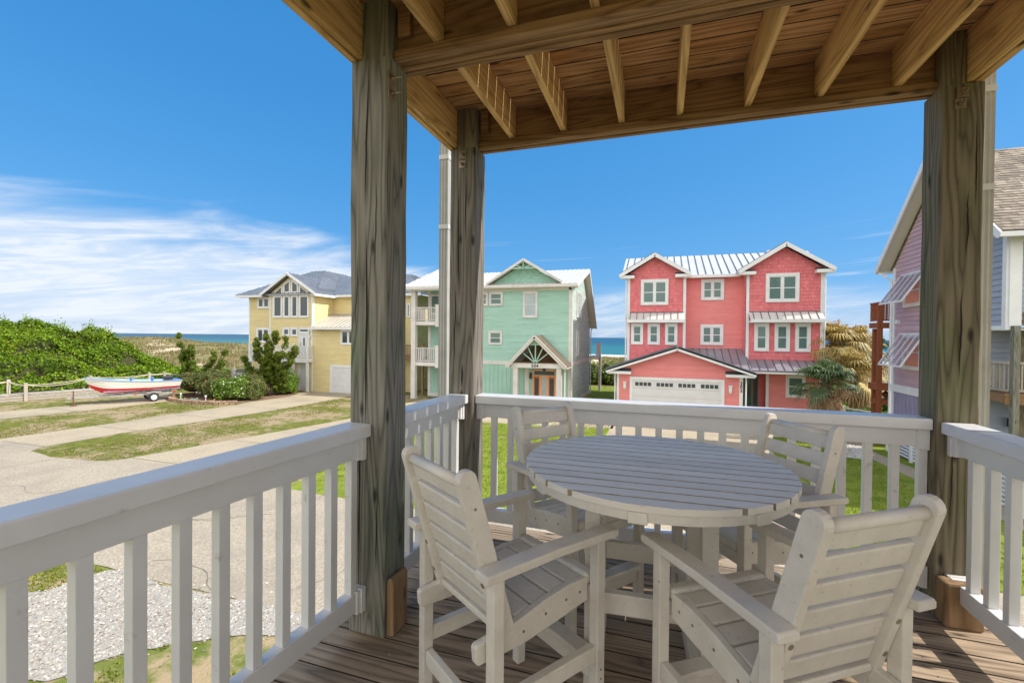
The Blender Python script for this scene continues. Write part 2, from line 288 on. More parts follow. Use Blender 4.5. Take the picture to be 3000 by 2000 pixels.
# ---- walls. A Wall maps (u, z, out) to the world
class Wall:
    def __init__(s, face, c): s.face = face; s.c = c
    def P(s, u, z, o=0.0):
        if s.face == '-y': return Vector((u, s.c - o, z))
        if s.face == '+x': return Vector((s.c + o, u, z))
        if s.face == '-x': return Vector((s.c - o, u, z))
        if s.face == '+y': return Vector((u, s.c + o, z))
    def box(s, mb, u0, u1, z0, z1, o0, o1, rnd=None, mi=0):
        vs = [s.P(u, z, o) for o in (o0, o1) for z in (z0, z1) for u in (u0, u1)]
        fs = [(0, 2, 3, 1), (4, 5, 7, 6), (0, 1, 5, 4), (2, 6, 7, 3), (0, 4, 6, 2), (1, 3, 7, 5)]
        if s.face in ('-y', '+x'): pass
        else: fs = [f[::-1] for f in fs]
        mb.add(vs, fs, rnd, mi)
def clip(poly, axis, val, keep_gt):
    out = []; n = len(poly)
    for i in range(n):
        a, b = poly[i], poly[(i + 1) % n]; ia = (a[axis] >= val) == keep_gt or a[axis] == val; ib = (b[axis] >= val) == keep_gt or b[axis] == val
        if ia: out.append(a)
        if ia != ib:
            t = (val - a[axis]) / (b[axis] - a[axis]); out.append(tuple(a[k] + t * (b[k] - a[k]) for k in range(2)))
    return out
def band(poly, z0, z1):
    p = clip(poly, 1, z0, True)
    return clip(p, 1, z1, False) if len(p) >= 3 else []
def lap(mb, w, poly, expo=0.16, lip=0.030, mi=0):
    z0 = min(p[1] for p in poly); z1 = max(p[1] for p in poly); z = z0
    flip = w.face in ('-x', '+y')
    while z < z1 - 1e-4:
        zt = min(z + expo, z1); p = band(poly, z, zt)
        if len(p) >= 3:
            r = random.random(); vs = [w.P(q[0], q[1], lip * (1 - (q[1] - z) / expo) + 0.004) for q in p]
            if flip: vs = vs[::-1]
            mb.add(vs, [tuple(range(len(vs)))], r, mi)
            lo = [q for q in p if abs(q[1] - z) < 1e-5]
            if len(lo) >= 2:
                a, b = min(q[0] for q in lo), max(q[0] for q in lo)
                mb.add([w.P(a, z, 0), w.P(b, z, 0), w.P(b, z, lip + 0.004), w.P(a, z, lip + 0.004)], [(0, 1, 2, 3)], r * 0.5, mi)
        z += expo
def backing(mb, w, poly, th=0.15, mi=0):
    n = len(poly); vs = [w.P(p[0], p[1], 0) for p in poly] + [w.P(p[0], p[1], -th) for p in poly]
    mb.add(vs, [tuple(range(n)), tuple(range(n, 2 * n))[::-1]] + [(i, n + i, n + (i + 1) % n, (i + 1) % n) for i in range(n)], 0.5, mi)
def shakes(mb, w, poly, expo=0.20, wid=(0.13, 0.24), mi=0):
    z0 = min(p[1] for p in poly); z1 = max(p[1] for p in poly); z = z0
    while z < z1 - 1e-4:
        row = band(poly, z, min(z + expo, z1))
        if len(row) >= 3:
            u = min(p[0] for p in row) - random.random() * 0.1; ue = max(p[0] for p in row)
            while u < ue:
                du = random.uniform(*wid); c = clip(row, 0, max(u, min(p[0] for p in row)), True); c = clip(c, 0, u + du - 0.012, False) if len(c) >= 3 else []
                if len(c) >= 3:
                    th = random.uniform(0.016, 0.026); n = len(c); r = random.random(); jit = random.uniform(-0.02, 0.012)
                    f = [w.P(q[0], q[1] + (jit if abs(q[1] - z) < 1e-5 else 0), th * (1 - (q[1] - z) / expo) + 0.005) for q in c]; b = [w.P(q[0], q[1] + (jit if abs(q[1] - z) < 1e-5 else 0), 0) for q in c]
                    mb.add(f + b, [tuple(range(n))] + [(i, n + i, n + (i + 1) % n, (i + 1) % n) for i in range(n)], r, mi)
                u += du
        z += expo
def batten(mb, w, u0, u1, z0, z1, step=0.3, bw=0.05, mi=0):
    w.box(mb, u0, u1, z0, z1, 0.0, 0.012, 0.5, mi)
    u = u0 + step / 2
    while u < u1: w.box(mb, u - bw / 2, u + bw / 2, z0, z1, 0.012, 0.035, None, mi); u += step
def window(w, parent, u0, u1, z0, z1, trim=0.11, cols=1, rows=2, mt=None, mg=None, sash=0.045, proud=0.05, meet=None):
    mb = MB(); g = MB(); tw = trim; base = 0.040
    for a, b, c, d in ((u0, u0 + tw, z0, z1), (u1 - tw, u1, z0, z1), (u0 + tw, u1 - tw, z1 - tw * 1.15, z1), (u0 + tw, u1 - tw, z0, z0 + tw)): w.box(mb, a, b, c, d, 0.0, base + proud)
    iu0, iu1, iz0, iz1 = u0 + tw, u1 - tw, z0 + tw, z1 - tw * 1.15
    cw = (iu1 - iu0) / cols
    for k in range(cols):
        a, b = iu0 + k * cw, iu0 + (k + 1) * cw
        if k: w.box(mb, a - 0.05, a + 0.05, iz0, iz1, 0.0, base + proud - 0.004)
        a2, b2 = a + (0.05 if k else 0), b - (0.05 if k < cols - 1 else 0)
        for (p, q, r_, t) in ((a2, a2 + sash, iz0, iz1), (b2 - sash, b2, iz0, iz1), (a2 + sash, b2 - sash, iz1 - sash, iz1), (a2 + sash, b2 - sash, iz0, iz0 + sash)): w.box(mb, p, q, r_, t, 0.0, base + proud * 0.45)
        for r_ in range(1, rows):
            zc = iz0 + (iz1 - iz0) * r_ / rows
            w.box(mb, a2 + sash, b2 - sash, zc - 0.025, zc + 0.025, 0.0, base + proud * 0.40)
        w.box(g, a2 + sash - 0.004, b2 - sash + 0.004, iz0 + sash - 0.004, iz1 - sash + 0.004, 0.004, base + 0.004)
    o = mb.build('window', mt or M_trim, parent); g.build('pane', mg or M_glass, o)
    return o
def roof(parent, pts, mat_, seam, th=0.10, step=0.41, fascia=True, name='roof', rib=0.03, ribh=0.035, down=None, mf=None):
    """flat roof plane through coplanar convex pts; seams run down the slope"""
    P = [Vector(p) for p in pts]; n = (P[1] - P[0]).cross(P[2] - P[0]).normalized()
    if n.z < 0: n = -n; P = P[::-1]
    mb = MB(); k = len(P); lo = [p - Vector((0, 0, th)) for p in P]
    mb.add(P + lo, [tuple(range(k)), tuple(range(k, 2 * k))[::-1]] + [(i, k + i, k + (i + 1) % k, (i + 1) % k) for i in range(k)], 0.5)
    o = mb.build(name, mat_, parent)
    dn = Vector((n.x, n.y, 0)).normalized(); across = Vector((-dn.y, dn.x, 0)); slope = (across.cross(n)).normalized()
    if slope.z > 0: slope = -slope
    P0 = P[0]; loc = [((p - P0).dot(across), (p - P0).dot(slope)) for p in P]
    a0, a1 = min(q[0] for q in loc), max(q[0] for q in loc); sm = MB(); a = a0 + step * 0.5
    while a < a1:
        c = clip(loc, 0, a - 0.001, True); c = clip(c, 0, a + 0.001, False) if len(c) >= 3 else []
        if len(c) >= 3:
            s0, s1 = min(q[1] for q in c), max(q[1] for q in c)
            if s1 - s0 > 0.05: sm.bar(P0 + across * a + slope * s0 + n * (ribh / 2), P0 + across * a + slope * s1 + n * (ribh / 2), rib, ribh, up=n)
        a += step
    if sm.v: sm.build('seam', seam, o)
    return o
def hbar(mb, a, b, w, h, rnd=None): mb.bar(a, b, w, h, rnd=rnd)
def railing(parent, a, b, z0, h, mt, name='railing', step=0.14, bw=0.04, top=0.06, post=None, ns=None):
    """baluster railing between plan points a and b standing on z0"""
    mb = MB(); A = Vector((a[0], a[1], 0)); B = Vector((b[0], b[1], 0)); L = (B - A).length; d = (B - A) / L
    mb.bar(A + Vector((0, 0, z0 + h)), B + Vector((0, 0, z0 + h)), 0.09, top); mb.bar(A + Vector((0, 0, z0 + 0.10)), B + Vector((0, 0, z0 + 0.10)), 0.05, 0.06)
    k = max(2, int(L / step)); 
    for i in range(k):
        p = A + d * (L * (i + 0.5) / k); mb.bar(p + Vector((0, 0, z0 + 0.10)), p + Vector((0, 0, z0 + h)), bw, bw, up=d)
    if post:
        for p in ((A, B) if post is True else post):
            p = Vector((p[0], p[1], 0)); mb.box(p.x - 0.075, p.x + 0.075, p.y - 0.075, p.y + 0.075, z0, z0 + h + 0.10); mb.box(p.x - 0.10, p.x + 0.10, p.y - 0.10, p.y + 0.10, z0 + h + 0.10, z0 + h + 0.14)
    return mb.build(name, mt, parent)
def text(parent, s, size, loc, mt, rx=90, rz=0, extr=0.01, name='house_number', space=1.25, vertical=False):
    cu = bpy.data.curves.new(name, 'FONT'); cu.body = ('\n'.join(s) if vertical else s); cu.size = size; cu.extrude = extr; cu.align_x = 'CENTER'; cu.space_character = space; cu.space_line = 0.85; cu.offset = size * 0.02
    t = bpy.data.objects.new(name, cu); COL.objects.link(t)
    dg = bpy.context.evaluated_depsgraph_get(); me = bpy.data.meshes.new_from_object(t.evaluated_get(dg)); COL.objects.unlink(t); bpy.data.objects.remove(t)
    o = bpy.data.objects.new(name, me); me.materials.clear(); me.materials.append(mt); COL.objects.link(o); o.location = loc; o.rotation_euler = (R(rx), 0, R(rz))
    if parent is not None: o.parent = parent
    return o
def flat(mb, pts, z, rnd=0.5, mi=0): mb.add([(p[0], p[1], z) for p in pts], [tuple(range(len(pts)))], rnd, mi)
#=====PART2=====
# ------------------------------------------------------------ terrain, sea, paving
def sm(x, a, b):
    t = np.clip((x - a) / (b - a), 0, 1); return t * t * (3 - 2 * t)
def shore(x): return 149.5 - 0.085 * x
_ph = rng.uniform(0, 6.28, (24, 2)); _dir = rng.uniform(0, 6.28, 24)
def fbm(x, y, s):
    o = 0 * x; a = 1.0; k = 0
    for i in range(4):
        for j in range(3):
            c, d = math.cos(_dir[k]), math.sin(_dir[k]); o = o + a * np.sin((x * c + y * d) / s * 2.2 + _ph[k, 0] + 1.7 * np.sin((x * d - y * c) / s * 1.3 + _ph[k, 1])); k += 1
        a *= 0.55; s *= 0.48
    return o / 4.0
def hz(x, y):
    x = np.asarray(x, float); y = np.asarray(y, float)
    amp = 1.0 + 0.75 * sm(-x, 30, 85) + 1.35 * sm(-x, 80, 125) + 0.4 * sm(x, 10, 60)
    dune = amp * np.exp(-((y - 72 + 0.06 * x) / 15.0) ** 2) * (1 + 0.35 * fbm(x, y, 16)) + 0.30 * fbm(x + 40, y, 7) * np.exp(-((y - 66) / 20.0) ** 2)
    d = shore(x) - y
    fall = -1.5 * sm(-d, -55, 0) - 3.0 * sm(-d, -2, 40)
    return dune * sm(y, 42, 58) * sm(d, 22, 50) + fall
xs = np.unique(np.concatenate([[-9000, -3000, -1200, -600, -400], np.arange(-300, -150, 5), np.arange(-150, 60, 2.0), np.arange(60, 200, 5), [260, 400, 800, 3000, 9000]]))
ys = np.unique(np.concatenate([[-9000, -2500, -600, -150, -60, -20, 10, 30, 38], np.arange(42, 110, 1.5), np.arange(110, 300, 5), [320, 400]]))
GX, GY = np.meshgrid(xs, ys); GZ = hz(GX, GY); nx, ny = len(xs), len(ys)
me = bpy.data.meshes.new('ground'); idx = np.arange(nx * ny).reshape(ny, nx)
fc = np.stack([idx[:-1, :-1], idx[:-1, 1:], idx[1:, 1:], idx[1:, :-1]], -1).reshape(-1, 4)
me.from_pydata(np.stack([GX, GY, GZ], -1).reshape(-1, 3).tolist(), [], fc.tolist()); me.polygons.foreach_set('use_smooth', [True] * len(fc))
g = bpy.data.objects.new('ground', me); COL.objects.link(g); tag(g, kind='structure')
def ground_mat():
    m = bpy.data.materials.new('ground_cover'); m.use_nodes = True; T = m.node_tree; T.nodes.clear(); L = T.links
    out = N(T, 'ShaderNodeOutputMaterial'); b = N(T, 'ShaderNodeBsdfPrincipled', ins={'Roughness': 0.95, 'Specular IOR Level': 0.1})
    co = N(T, 'ShaderNodeTexCoord'); sp = N(T, 'ShaderNodeSeparateXYZ'); L.new(co.outputs['Object'], sp.inputs[0])
    def noise(s, d=6, r=0.62, off=0):
        mp = N(T, 'ShaderNodeMapping', ins={'Location': (off, off * 2, 0)}); L.new(co.outputs['Object'], mp.inputs[0])
        n = N(T, 'ShaderNodeTexNoise', ins={'Scale': s, 'Detail': d, 'Roughness': r}); L.new(mp.outputs[0], n.inputs['Vector']); return n.outputs['Fac']
    def mr(x, a, c):
        n = N(T, 'ShaderNodeMapRange', interpolation_type='SMOOTHSTEP', ins={'From Min': a, 'From Max': c}); L.new(x, n.inputs['Value']); return n.outputs[0]
    def mix(f, a, c):
        n = N(T, 'ShaderNodeMix', data_type='RGBA'); L.new(f, n.inputs['Factor'])
        for k, v in (('A', a), ('B', c)):
            if isinstance(v, tuple): n.inputs[k].default_value = rgba(v)
            else: L.new(v, n.inputs[k])
        return n.outputs['Result']
    def mth(op, a, c):
        n = N(T, 'ShaderNodeMath', operation=op)
        for i, v in enumerate((a, c)):
            if isinstance(v, (int, float)): n.inputs[i].default_value = v
            else: L.new(v, n.inputs[i])
        return n.outputs[0]
    grass = mix(mr(noise(3.0), 0.3, 0.7), (0.10, 0.125, 0.022), (0.20, 0.20, 0.045))
    straw = mix(mr(noise(7.0, off=5), 0.3, 0.7), (0.27, 0.20, 0.115), (0.42, 0.335, 0.215))
    patch = mth('ADD', mth('MULTIPLY', noise(0.35, off=9), 0.55), mth('MULTIPLY', noise(2.6, 8, 0.75, 3), 0.45))
    lot = mix(mr(patch, 0.47, 0.54), grass, straw)
    dune_g = mix(mr(noise(0.6, 8, 0.7, 2), 0.4, 0.62), (0.15, 0.145, 0.055), (0.31, 0.26, 0.135))
    dune_g = mix(mr(noise(0.18, 6, 0.7, 21), 0.56, 0.66), dune_g, (0.17, 0.11, 0.075))
    sand = (0.62, 0.50, 0.36)
    dune = mix(mr(noise(0.11, 7, 0.72, 33), 0.52, 0.62), dune_g, sand)
    yy = mth('ADD', sp.outputs[1], mth('MULTIPLY', noise(0.15, off=8), 10.0))
    c = mix(mr(yy, 44, 50), lot, dune); c = mix(mr(yy, 92, 103), c, sand)
    L.new(c, b.inputs['Base Color'])
    bp = N(T, 'ShaderNodeBump', ins={'Strength': 1.0, 'Distance': 0.05}); L.new(noise(11.0, 8, 0.75), bp.inputs['Height']); L.new(bp.outputs[0], b.inputs['Normal'])
    L.new(b.outputs[0], out.inputs[0]); return m
g.data.materials.append(ground_mat())
def sea_mat():
    m = bpy.data.materials.new('sea_water'); m.use_nodes = True; T = m.node_tree; T.nodes.clear(); L = T.links
    out = N(T, 'ShaderNodeOutputMaterial'); b = N(T, 'ShaderNodeBsdfPrincipled', ins={'Roughness': 0.35, 'Specular IOR Level': 0.25})
    co = N(T, 'ShaderNodeTexCoord'); sp = N(T, 'ShaderNodeSeparateXYZ'); L.new(co.outputs['Object'], sp.inputs[0])
    sh = N(T, 'ShaderNodeMath', operation='MULTIPLY_ADD', ins={1: 0.085}); L.new(sp.outputs[0], sh.inputs[0]); L.new(sp.outputs[1], sh.inputs[2])
    off = N(T, 'ShaderNodeMath', operation='SUBTRACT', ins={1: 149.5}); L.new(sh.outputs[0], off.inputs[0])      # metres off the shoreline
    def nz(scale, st, d=5):
        mp = N(T, 'ShaderNodeMapping', ins={'Scale': st}); L.new(co.outputs['Object'], mp.inputs[0]); n = N(T, 'ShaderNodeTexNoise', ins={'Scale': scale, 'Detail': d, 'Roughness': 0.6}); L.new(mp.outputs[0], n.inputs['Vector']); return n.outputs['Fac']
    mr = N(T, 'ShaderNodeMapRange', interpolation_type='SMOOTHSTEP', ins={'From Min': 0, 'From Max': 420}); L.new(off.outputs[0], mr.inputs['Value'])
    c1 = N(T, 'ShaderNodeMix', data_type='RGBA'); c1.inputs['A'].default_value = (0.018, 0.15, 0.145, 1); c1.inputs['B'].default_value = (0.005, 0.062, 0.105, 1); L.new(mr.outputs[0], c1.inputs['Factor'])
    v = N(T, 'ShaderNodeMapRange', ins={'From Min': 0.3, 'From Max': 0.7, 'To Min': 0.7, 'To Max': 1.35}); L.new(nz(0.05, (0.35, 1, 1)), v.inputs['Value'])
    cm = N(T, 'ShaderNodeMix', data_type='RGBA', blend_type='MULTIPLY', ins={0: 1.0}); L.new(c1.outputs['Result'], cm.inputs['A']); L.new(v.outputs[0], cm.inputs['B'])
    # surf: breaking rows near the beach, scattered whitecaps beyond
    wob = N(T, 'ShaderNodeMath', operation='MULTIPLY_ADD', ins={1: 26.0}); L.new(nz(0.02, (1, 1, 1), 3), wob.inputs[0]); L.new(off.outputs[0], wob.inputs[2])
    near = N(T, 'ShaderNodeMapRange', ins={'From Min': 30, 'From Max': 15}); L.new(wob.outputs[0], near.inputs['Value'])
    pp = N(T, 'ShaderNodeMath', operation='PINGPONG', ins={1: 11.0}); L.new(wob.outputs[0], pp.inputs[0])
    row = N(T, 'ShaderNodeMapRange', ins={'From Min': 3.4, 'From Max': 0.6}); L.new(pp.outputs[0], row.inputs['Value'])
    lim = N(T, 'ShaderNodeMapRange', ins={'From Min': 75, 'From Max': 40}); L.new(wob.outputs[0], lim.inputs['Value'])
    rn = N(T, 'ShaderNodeMapRange', ins={'From Min': 0.50, 'From Max': 0.62}); L.new(nz(0.035, (1, 2, 1), 4), rn.inputs['Value'])
    a1 = N(T, 'ShaderNodeMath', operation='MULTIPLY'); L.new(row.outputs[0], a1.inputs[0]); L.new(lim.outputs[0], a1.inputs[1])
    a2 = N(T, 'ShaderNodeMath', operation='MULTIPLY'); L.new(a1.outputs[0], a2.inputs[0]); L.new(rn.outputs[0], a2.inputs[1])
    caps = N(T, 'ShaderNodeMapRange', ins={'From Min': 0.70, 'From Max': 0.745}); L.new(nz(0.13, (0.25, 1, 1), 3), caps.inputs['Value'])
    m1 = N(T, 'ShaderNodeMath', operation='MAXIMUM'); L.new(near.outputs[0], m1.inputs[0]); L.new(a2.outputs[0], m1.inputs[1])
    m2 = N(T, 'ShaderNodeMath', operation='MAXIMUM'); L.new(m1.outputs[0], m2.inputs[0]); L.new(caps.outputs[0], m2.inputs[1])
    cf = N(T, 'ShaderNodeMix', data_type='RGBA'); L.new(m2.outputs[0], cf.inputs['Factor']); L.new(cm.outputs['Result'], cf.inputs['A']); cf.inputs['B'].default_value = (0.8, 0.82, 0.82, 1)
    L.new(cf.outputs['Result'], b.inputs['Base Color'])
    bp = N(T, 'ShaderNodeBump', ins={'Strength': 0.8, 'Distance': 1.2}); L.new(nz(0.12, (0.35, 1, 1), 8), bp.inputs['Height']); L.new(bp.outputs[0], b.inputs['Normal'])
    L.new(b.outputs[0], out.inputs[0]); return m
sea = MB(); sea.add([(-20000, 120, -1.5), (20000, 120, -1.5), (20000, 24000, -1.5), (-20000, 24000, -1.5)], [(0, 1, 2, 3)])
tag(sea.build('ocean', sea_mat()), kind='structure')

lawn_m = mat('lawn', (0.15, 0.20, 0.022), (0.25, 0.30, 0.045), 1.6, 0.95, 0.03, 25, detail=8, spec=0.1, c3=(0.27, 0.25, 0.09), s3=0.8, l3=0.55, h3=0.75)
yard_m = mat('yard_patchy', (0.13, 0.17, 0.03), (0.20, 0.22, 0.06), 2.0, 0.95, 0.03, 25, detail=8, spec=0.1, c3=(0.42, 0.32, 0.19), s3=1.5, l3=0.46, h3=0.58)
l = MB(); flat(l, [(-10.5, 10.5), (16, 10.5), (16, 42), (-22, 42), (-22, 34), (-10.5, 34)], 0.004)
tag(l.build('lawn', lawn_m), kind='structure')
l = MB(); flat(l, [(-16, -8), (14, -8), (14, 5.85), (-16, 5.85)], 0.004)
tag(l.build('yard_grass', yard_m), kind='structure')
def edge(pts, amp=0.05, step=0.35):
    out = []
    for i in range(len(pts)):
        a, b = Vector((*pts[i], 0)), Vector((*pts[(i + 1) % len(pts)], 0)); n = max(1, int((b - a).length / step))
        for k in range(n):
            p = a + (b - a) * k / n; out.append((p.x + random.uniform(-amp, amp), p.y + random.uniform(-amp, amp)))
    return out
rd = MB(); flat(rd, edge([(-90, 5.85), (60, 5.85), (60, 10.42), (-8.0, 10.42), (-10.8, 10.6), (-16.0, 11.1), (-18.0, 11.2), (-18.8, 10.6), (-20.9, 10.4), (-22.6, 10.7), (-23.0, 11.25), (-25.9, 11.25), (-28.5, 10.6), (-31.5, 12.2), (-36, 13.0), (-90, 9.0)], 0.03), 0.012)
tag(rd.build('road', M_road), kind='structure')
ck = MB()
def crackline(mb, x, y, a, n, w, z=0.0165, st=0.22):
    p = Vector((x, y, z))
    for i in range(n):
        a += random.uniform(-0.45, 0.45); q = p + Vector((math.cos(a), math.sin(a), 0)) * st; sd_ = Vector((-math.sin(a), math.cos(a), 0)) * w * random.uniform(0.5, 1.2); mb.add([p - sd_, q - sd_, q + sd_, p + sd_], [(0, 1, 2, 3)]); p = q
for x, y, a, n_ in ((-9.5, 6.3, 0.9, 14), (-6.2, 6.2, 1.3, 16), (-14, 6.5, 0.5, 26), (-19, 7.0, 0.3, 30), (-4.0, 6.3, 1.9, 16), (-12, 8.3, 0.2, 26), (-1.0, 6.8, 0.7, 18), (-24, 9.0, 0.1, 22)): crackline(ck, x, y, a, n_, 0.008)
tag(ck.build('road_cracks', M_joint), kind='structure')
def drive(name, pts, joints):
    d = MB(); flat(d, edge(pts, 0.02, 0.6), 0.008); o = tag(d.build(name, M_conc), kind='structure')
    j = MB()
    for a, b in joints:
        A, B = Vector((*a, 0)), Vector((*b, 0)); s = (B - A).cross(Vector((0, 0, 1))).normalized() * 0.014
        j.add([A - s + Vector((0, 0, 0.0145)), B - s + Vector((0, 0, 0.0145)), B + s + Vector((0, 0, 0.0145)), A + s + Vector((0, 0, 0.0145))], [(0, 1, 2, 3)])
    if j.v: j.build('joint', M_joint, o)
    return o
drive('boat_driveway', [(-35.9, 12.8), (-32.6, 12.2), (-32.1, 15.0), (-31.3, 18.0), (-31.0, 22.0), (-31.5, 27), (-34.2, 27), (-34.0, 20.0), (-34.9, 17.0)], [((-34.95, 17), (-31.6, 17)), ((-33.9, 20.5), (-31.1, 20.5)), ((-35.3, 14.2), (-32.3, 14.2))])
drive('garage_driveway', [(-26.4, 10.8), (-23.0, 11.0), (-23.0, 14.3), (-22.3, 17.5), (-21.7, 21.5), (-21.4, 29.7), (-27.2, 29.7), (-27.0, 27.0), (-25.6, 22.0), (-25.9, 15.5)], [((-25.8, 11.3), (-23.0, 11.3)), ((-26.0, 14.6), (-22.9, 14.6)), ((-25.7, 18.2), (-22.2, 18.2)), ((-25.5, 21.8), (-21.7, 21.8)), ((-26.3, 25.4), (-21.6, 25.4))])
drive('side_driveway', [(-18.2, 10.9), (-12.9, 10.7), (-12.7, 29.0), (-16.0, 29.0), (-15.9, 20.4)], [((-18.0, 11.3), (-12.9, 11.3)), ((-17.2, 14.6), (-12.9, 14.6)), ((-16.5, 18.0), (-12.8, 18.0)), ((-16.1, 21.5), (-12.8, 21.5))])
drive('entry_pad', [(-9.2, 22.2), (-5.8, 22.4), (-2.2, 22.9), (-2.2, 24.2), (-5.4, 24.3), (-5.5, 29.0), (-9.2, 29.0)], [((-9.2, 25.0), (-5.5, 25.0))])
drive('wide_driveway', [(-2.2, 10.3), (3.2, 10.3), (4.0, 15.0), (4.3, 20.0), (4.4, 28.3), (-2.4, 28.3)], [((-2.2, 10.5), (3.2, 10.5)), ((-2.2, 15.0), (4.0, 15.0)), ((-2.3, 19.5), (4.3, 19.5)), ((-2.3, 24.0), (4.4, 24.0)), ((1.0, 10.5), (1.0, 28.3))])
drive('garden_path', [(8.4, 13.0), (9.6, 13.0), (9.0, 16.0), (8.2, 22.0), (9.2, 27.0), (8.0, 27.0), (7.5, 22.0)], [])
# crushed shell drive and pebble bed
shell_m = mat('crushed_shell', (0.27, 0.24, 0.20), (0.47, 0.45, 0.41), 45.0, 0.9, 0.012, 45, detail=3, c3=(0.22, 0.17, 0.11), s3=22.0, l3=0.56, h3=0.66)
SHELL = [(-9.9, 5.8), (-9.6, 5.95), (-8.4, 5.72), (-8.0, 5.82), (-7.1, 5.82), (-6.4, 5.85), (-5.8, 5.85), (-4.4, 5.85), (-5.2, 5.4), (-6.0, 5.1), (-6.8, 4.6), (-7.2, 4.2), (-7.3, 3.8), (-9.0, 2.9), (-15.5, 2.4), (-15.5, 4.2), (-10.6, 4.7), (-10.1, 5.0)]
d = MB(); flat(d, edge(SHELL, 0.05, 0.2), 0.020); tag(d.build('shell_driveway', shell_m), kind='structure')
def inpoly(px, py, poly):
    r = np.zeros(px.shape, bool); n = len(poly)
    for i in range(n):
        x1, y1 = poly[i]; x2, y2 = poly[(i + 1) % n]
        if y1 == y2: continue
        c = ((y1 > py) != (y2 > py)) & (px < (x2 - x1) * (py - y1) / (y2 - y1) + x1); r ^= c
    return r
def scatter_mesh(name, V, Fc, rn, material, parent=None, smooth=False):
    """V (n,k,3) polygons of k corners each"""
    n, k = V.shape[:2]; me = bpy.data.meshes.new(name); me.vertices.add(n * k); me.vertices.foreach_set('co', V.reshape(-1)); me.loops.add(n * k); me.loops.foreach_set('vertex_index', np.arange(n * k, dtype=np.int32))
    me.polygons.add(n); me.polygons.foreach_set('loop_start', np.arange(n, dtype=np.int32) * k)
    at = me.attributes.new('rnd', 'FLOAT', 'FACE'); at.data.foreach_set('value', rn.astype(np.float32)); me.update(calc_edges=True); me.validate()
    me.materials.append(material); o = bpy.data.objects.new(name, me); COL.objects.link(o)
    if parent is not None: o.parent = parent
    return o
def pebbles(name, pts, size, z, m, flatn=0.5):
    n = len(pts); V = []; a = rng.uniform(0, 6.28, n); s = rng.uniform(0.5, 1.3, n) * size
    base = [(1, 0, 0), (0.2, 0.9, 0), (-0.9, 0.3, 0), (-0.4, -0.8, 0), (0.1, 0.05, 1)]
    P = []
    for bx, by, bz in base:
        P.append(np.stack([pts[:, 0] + s * (bx * np.cos(a) - by * np.sin(a)), pts[:, 1] + s * (bx * np.sin(a) + by * np.cos(a)), z + s * bz * flatn], -1))
    T_ = np.concatenate([np.stack([P[i], P[(i + 1) % 4], P[4]], 1) for i in range(4)], 0)
    return scatter_mesh(name, T_, None, np.tile(rng.random(n), 4), m)
q = np.stack([rng.uniform(-15, -4.4, 26000), rng.uniform(2.4, 6.0, 26000)], -1); q = q[inpoly(q[:, 0], q[:, 1], SHELL)]
tag(pebbles('shell_fragments', q, 0.021, 0.02, mat('shell_bits', (0.16, 0.12, 0.08), (0.54, 0.51, 0.45), 3.0, 0.8, rnd=0.9)), kind='stuff')
q = np.stack([rng.uniform(-11, -3.6, 2600), rng.uniform(2.6, 6.6, 2600)], -1); k = ~inpoly(q[:, 0], q[:, 1], SHELL); dd = np.min(np.stack([np.hypot(q[:, 0] - a_, q[:, 1] - b_) for a_, b_ in [((1 - t_) * SHELL[i][0] + t_ * SHELL[(i + 1) % len(SHELL)][0], (1 - t_) * SHELL[i][1] + t_ * SHELL[(i + 1) % len(SHELL)][1]) for i in range(len(SHELL)) for t_ in (0, .2, .4, .6, .8)]]), 0); k &= rng.random(2600) < np.exp(-dd / 0.16); q = q[k]
tag(pebbles('stray_shells', q, 0.024, 0.014, MATS['shell_bits']), kind='stuff')
PEB = [(6.5, 20.6), (7.2, 20.3), (8.0, 21.2), (8.1, 22.6), (7.4, 23.3), (6.6, 22.8)]
d = MB(); flat(d, edge(PEB, 0.05, 0.2), 0.020); tag(d.build('pebble_bed', mat('pebbles', (0.4, 0.36, 0.3), (0.62, 0.58, 0.52), 30.0, 0.9, 0.02, 30)), kind='structure')

# grass blades on the lawns
def blades(name, n, box, keep, h, m):
    x = rng.uniform(box[0], box[1], n); y = rng.uniform(box[2], box[3], n); k = keep(x, y); x, y = x[k], y[k]; n = len(x)
    a = rng.uniform(0, 6.28, n); hh = h * rng.uniform(0.5, 1.3, n); w = hh * 0.35; lx = rng.normal(0, 0.4, n) * hh; ly = rng.normal(0, 0.4, n) * hh
    V = np.stack([np.stack([x - w * np.cos(a), y - w * np.sin(a), 0 * x], -1), np.stack([x + w * np.cos(a), y + w * np.sin(a), 0 * x], -1), np.stack([x + lx, y + ly, hh], -1)], 1)
    return tag(scatter_mesh(name, V, None, rng.random(n), m), kind='stuff')
gm_dry = mat('grass_blade_dry', (0.15, 0.17, 0.035), (0.32, 0.28, 0.12), 0.9, 0.9, rnd=0.6, spec=0.1, transl=0.25)
gm_lush = mat('grass_blade_green', (0.15, 0.22, 0.02), (0.28, 0.33, 0.05), 0.9, 0.9, rnd=0.6, spec=0.1, transl=0.25)
def paved(x, y):
    p = ((y > 5.8) & (y < 10.6)) | ((x > -26.2) & (x < -21.7) & (y < 30)) | ((x > -18.2) & (x < -12.7)) | ((x > -2.4) & (x < 4.4) & (y > 10)) | ((x > -9.3) & (x < -5.3) & (y > 22)) | ((x > -36) & (x < -31)) | ((x > 7.4) & (y > 12))
    return p
patchy = lambda x, y: (fbm(x, y, 1.6) + 0.5 * fbm(x + 9, y, 6.0) > -0.05)
blades('dry_grass', 70000, (-31, -8, 10.7, 29), lambda x, y: ~paved(x, y) & patchy(x, y), 0.055, gm_dry)
blades('green_grass', 60000, (-8, 8, 10.6, 30), lambda x, y: ~paved(x, y), 0.05, gm_lush)
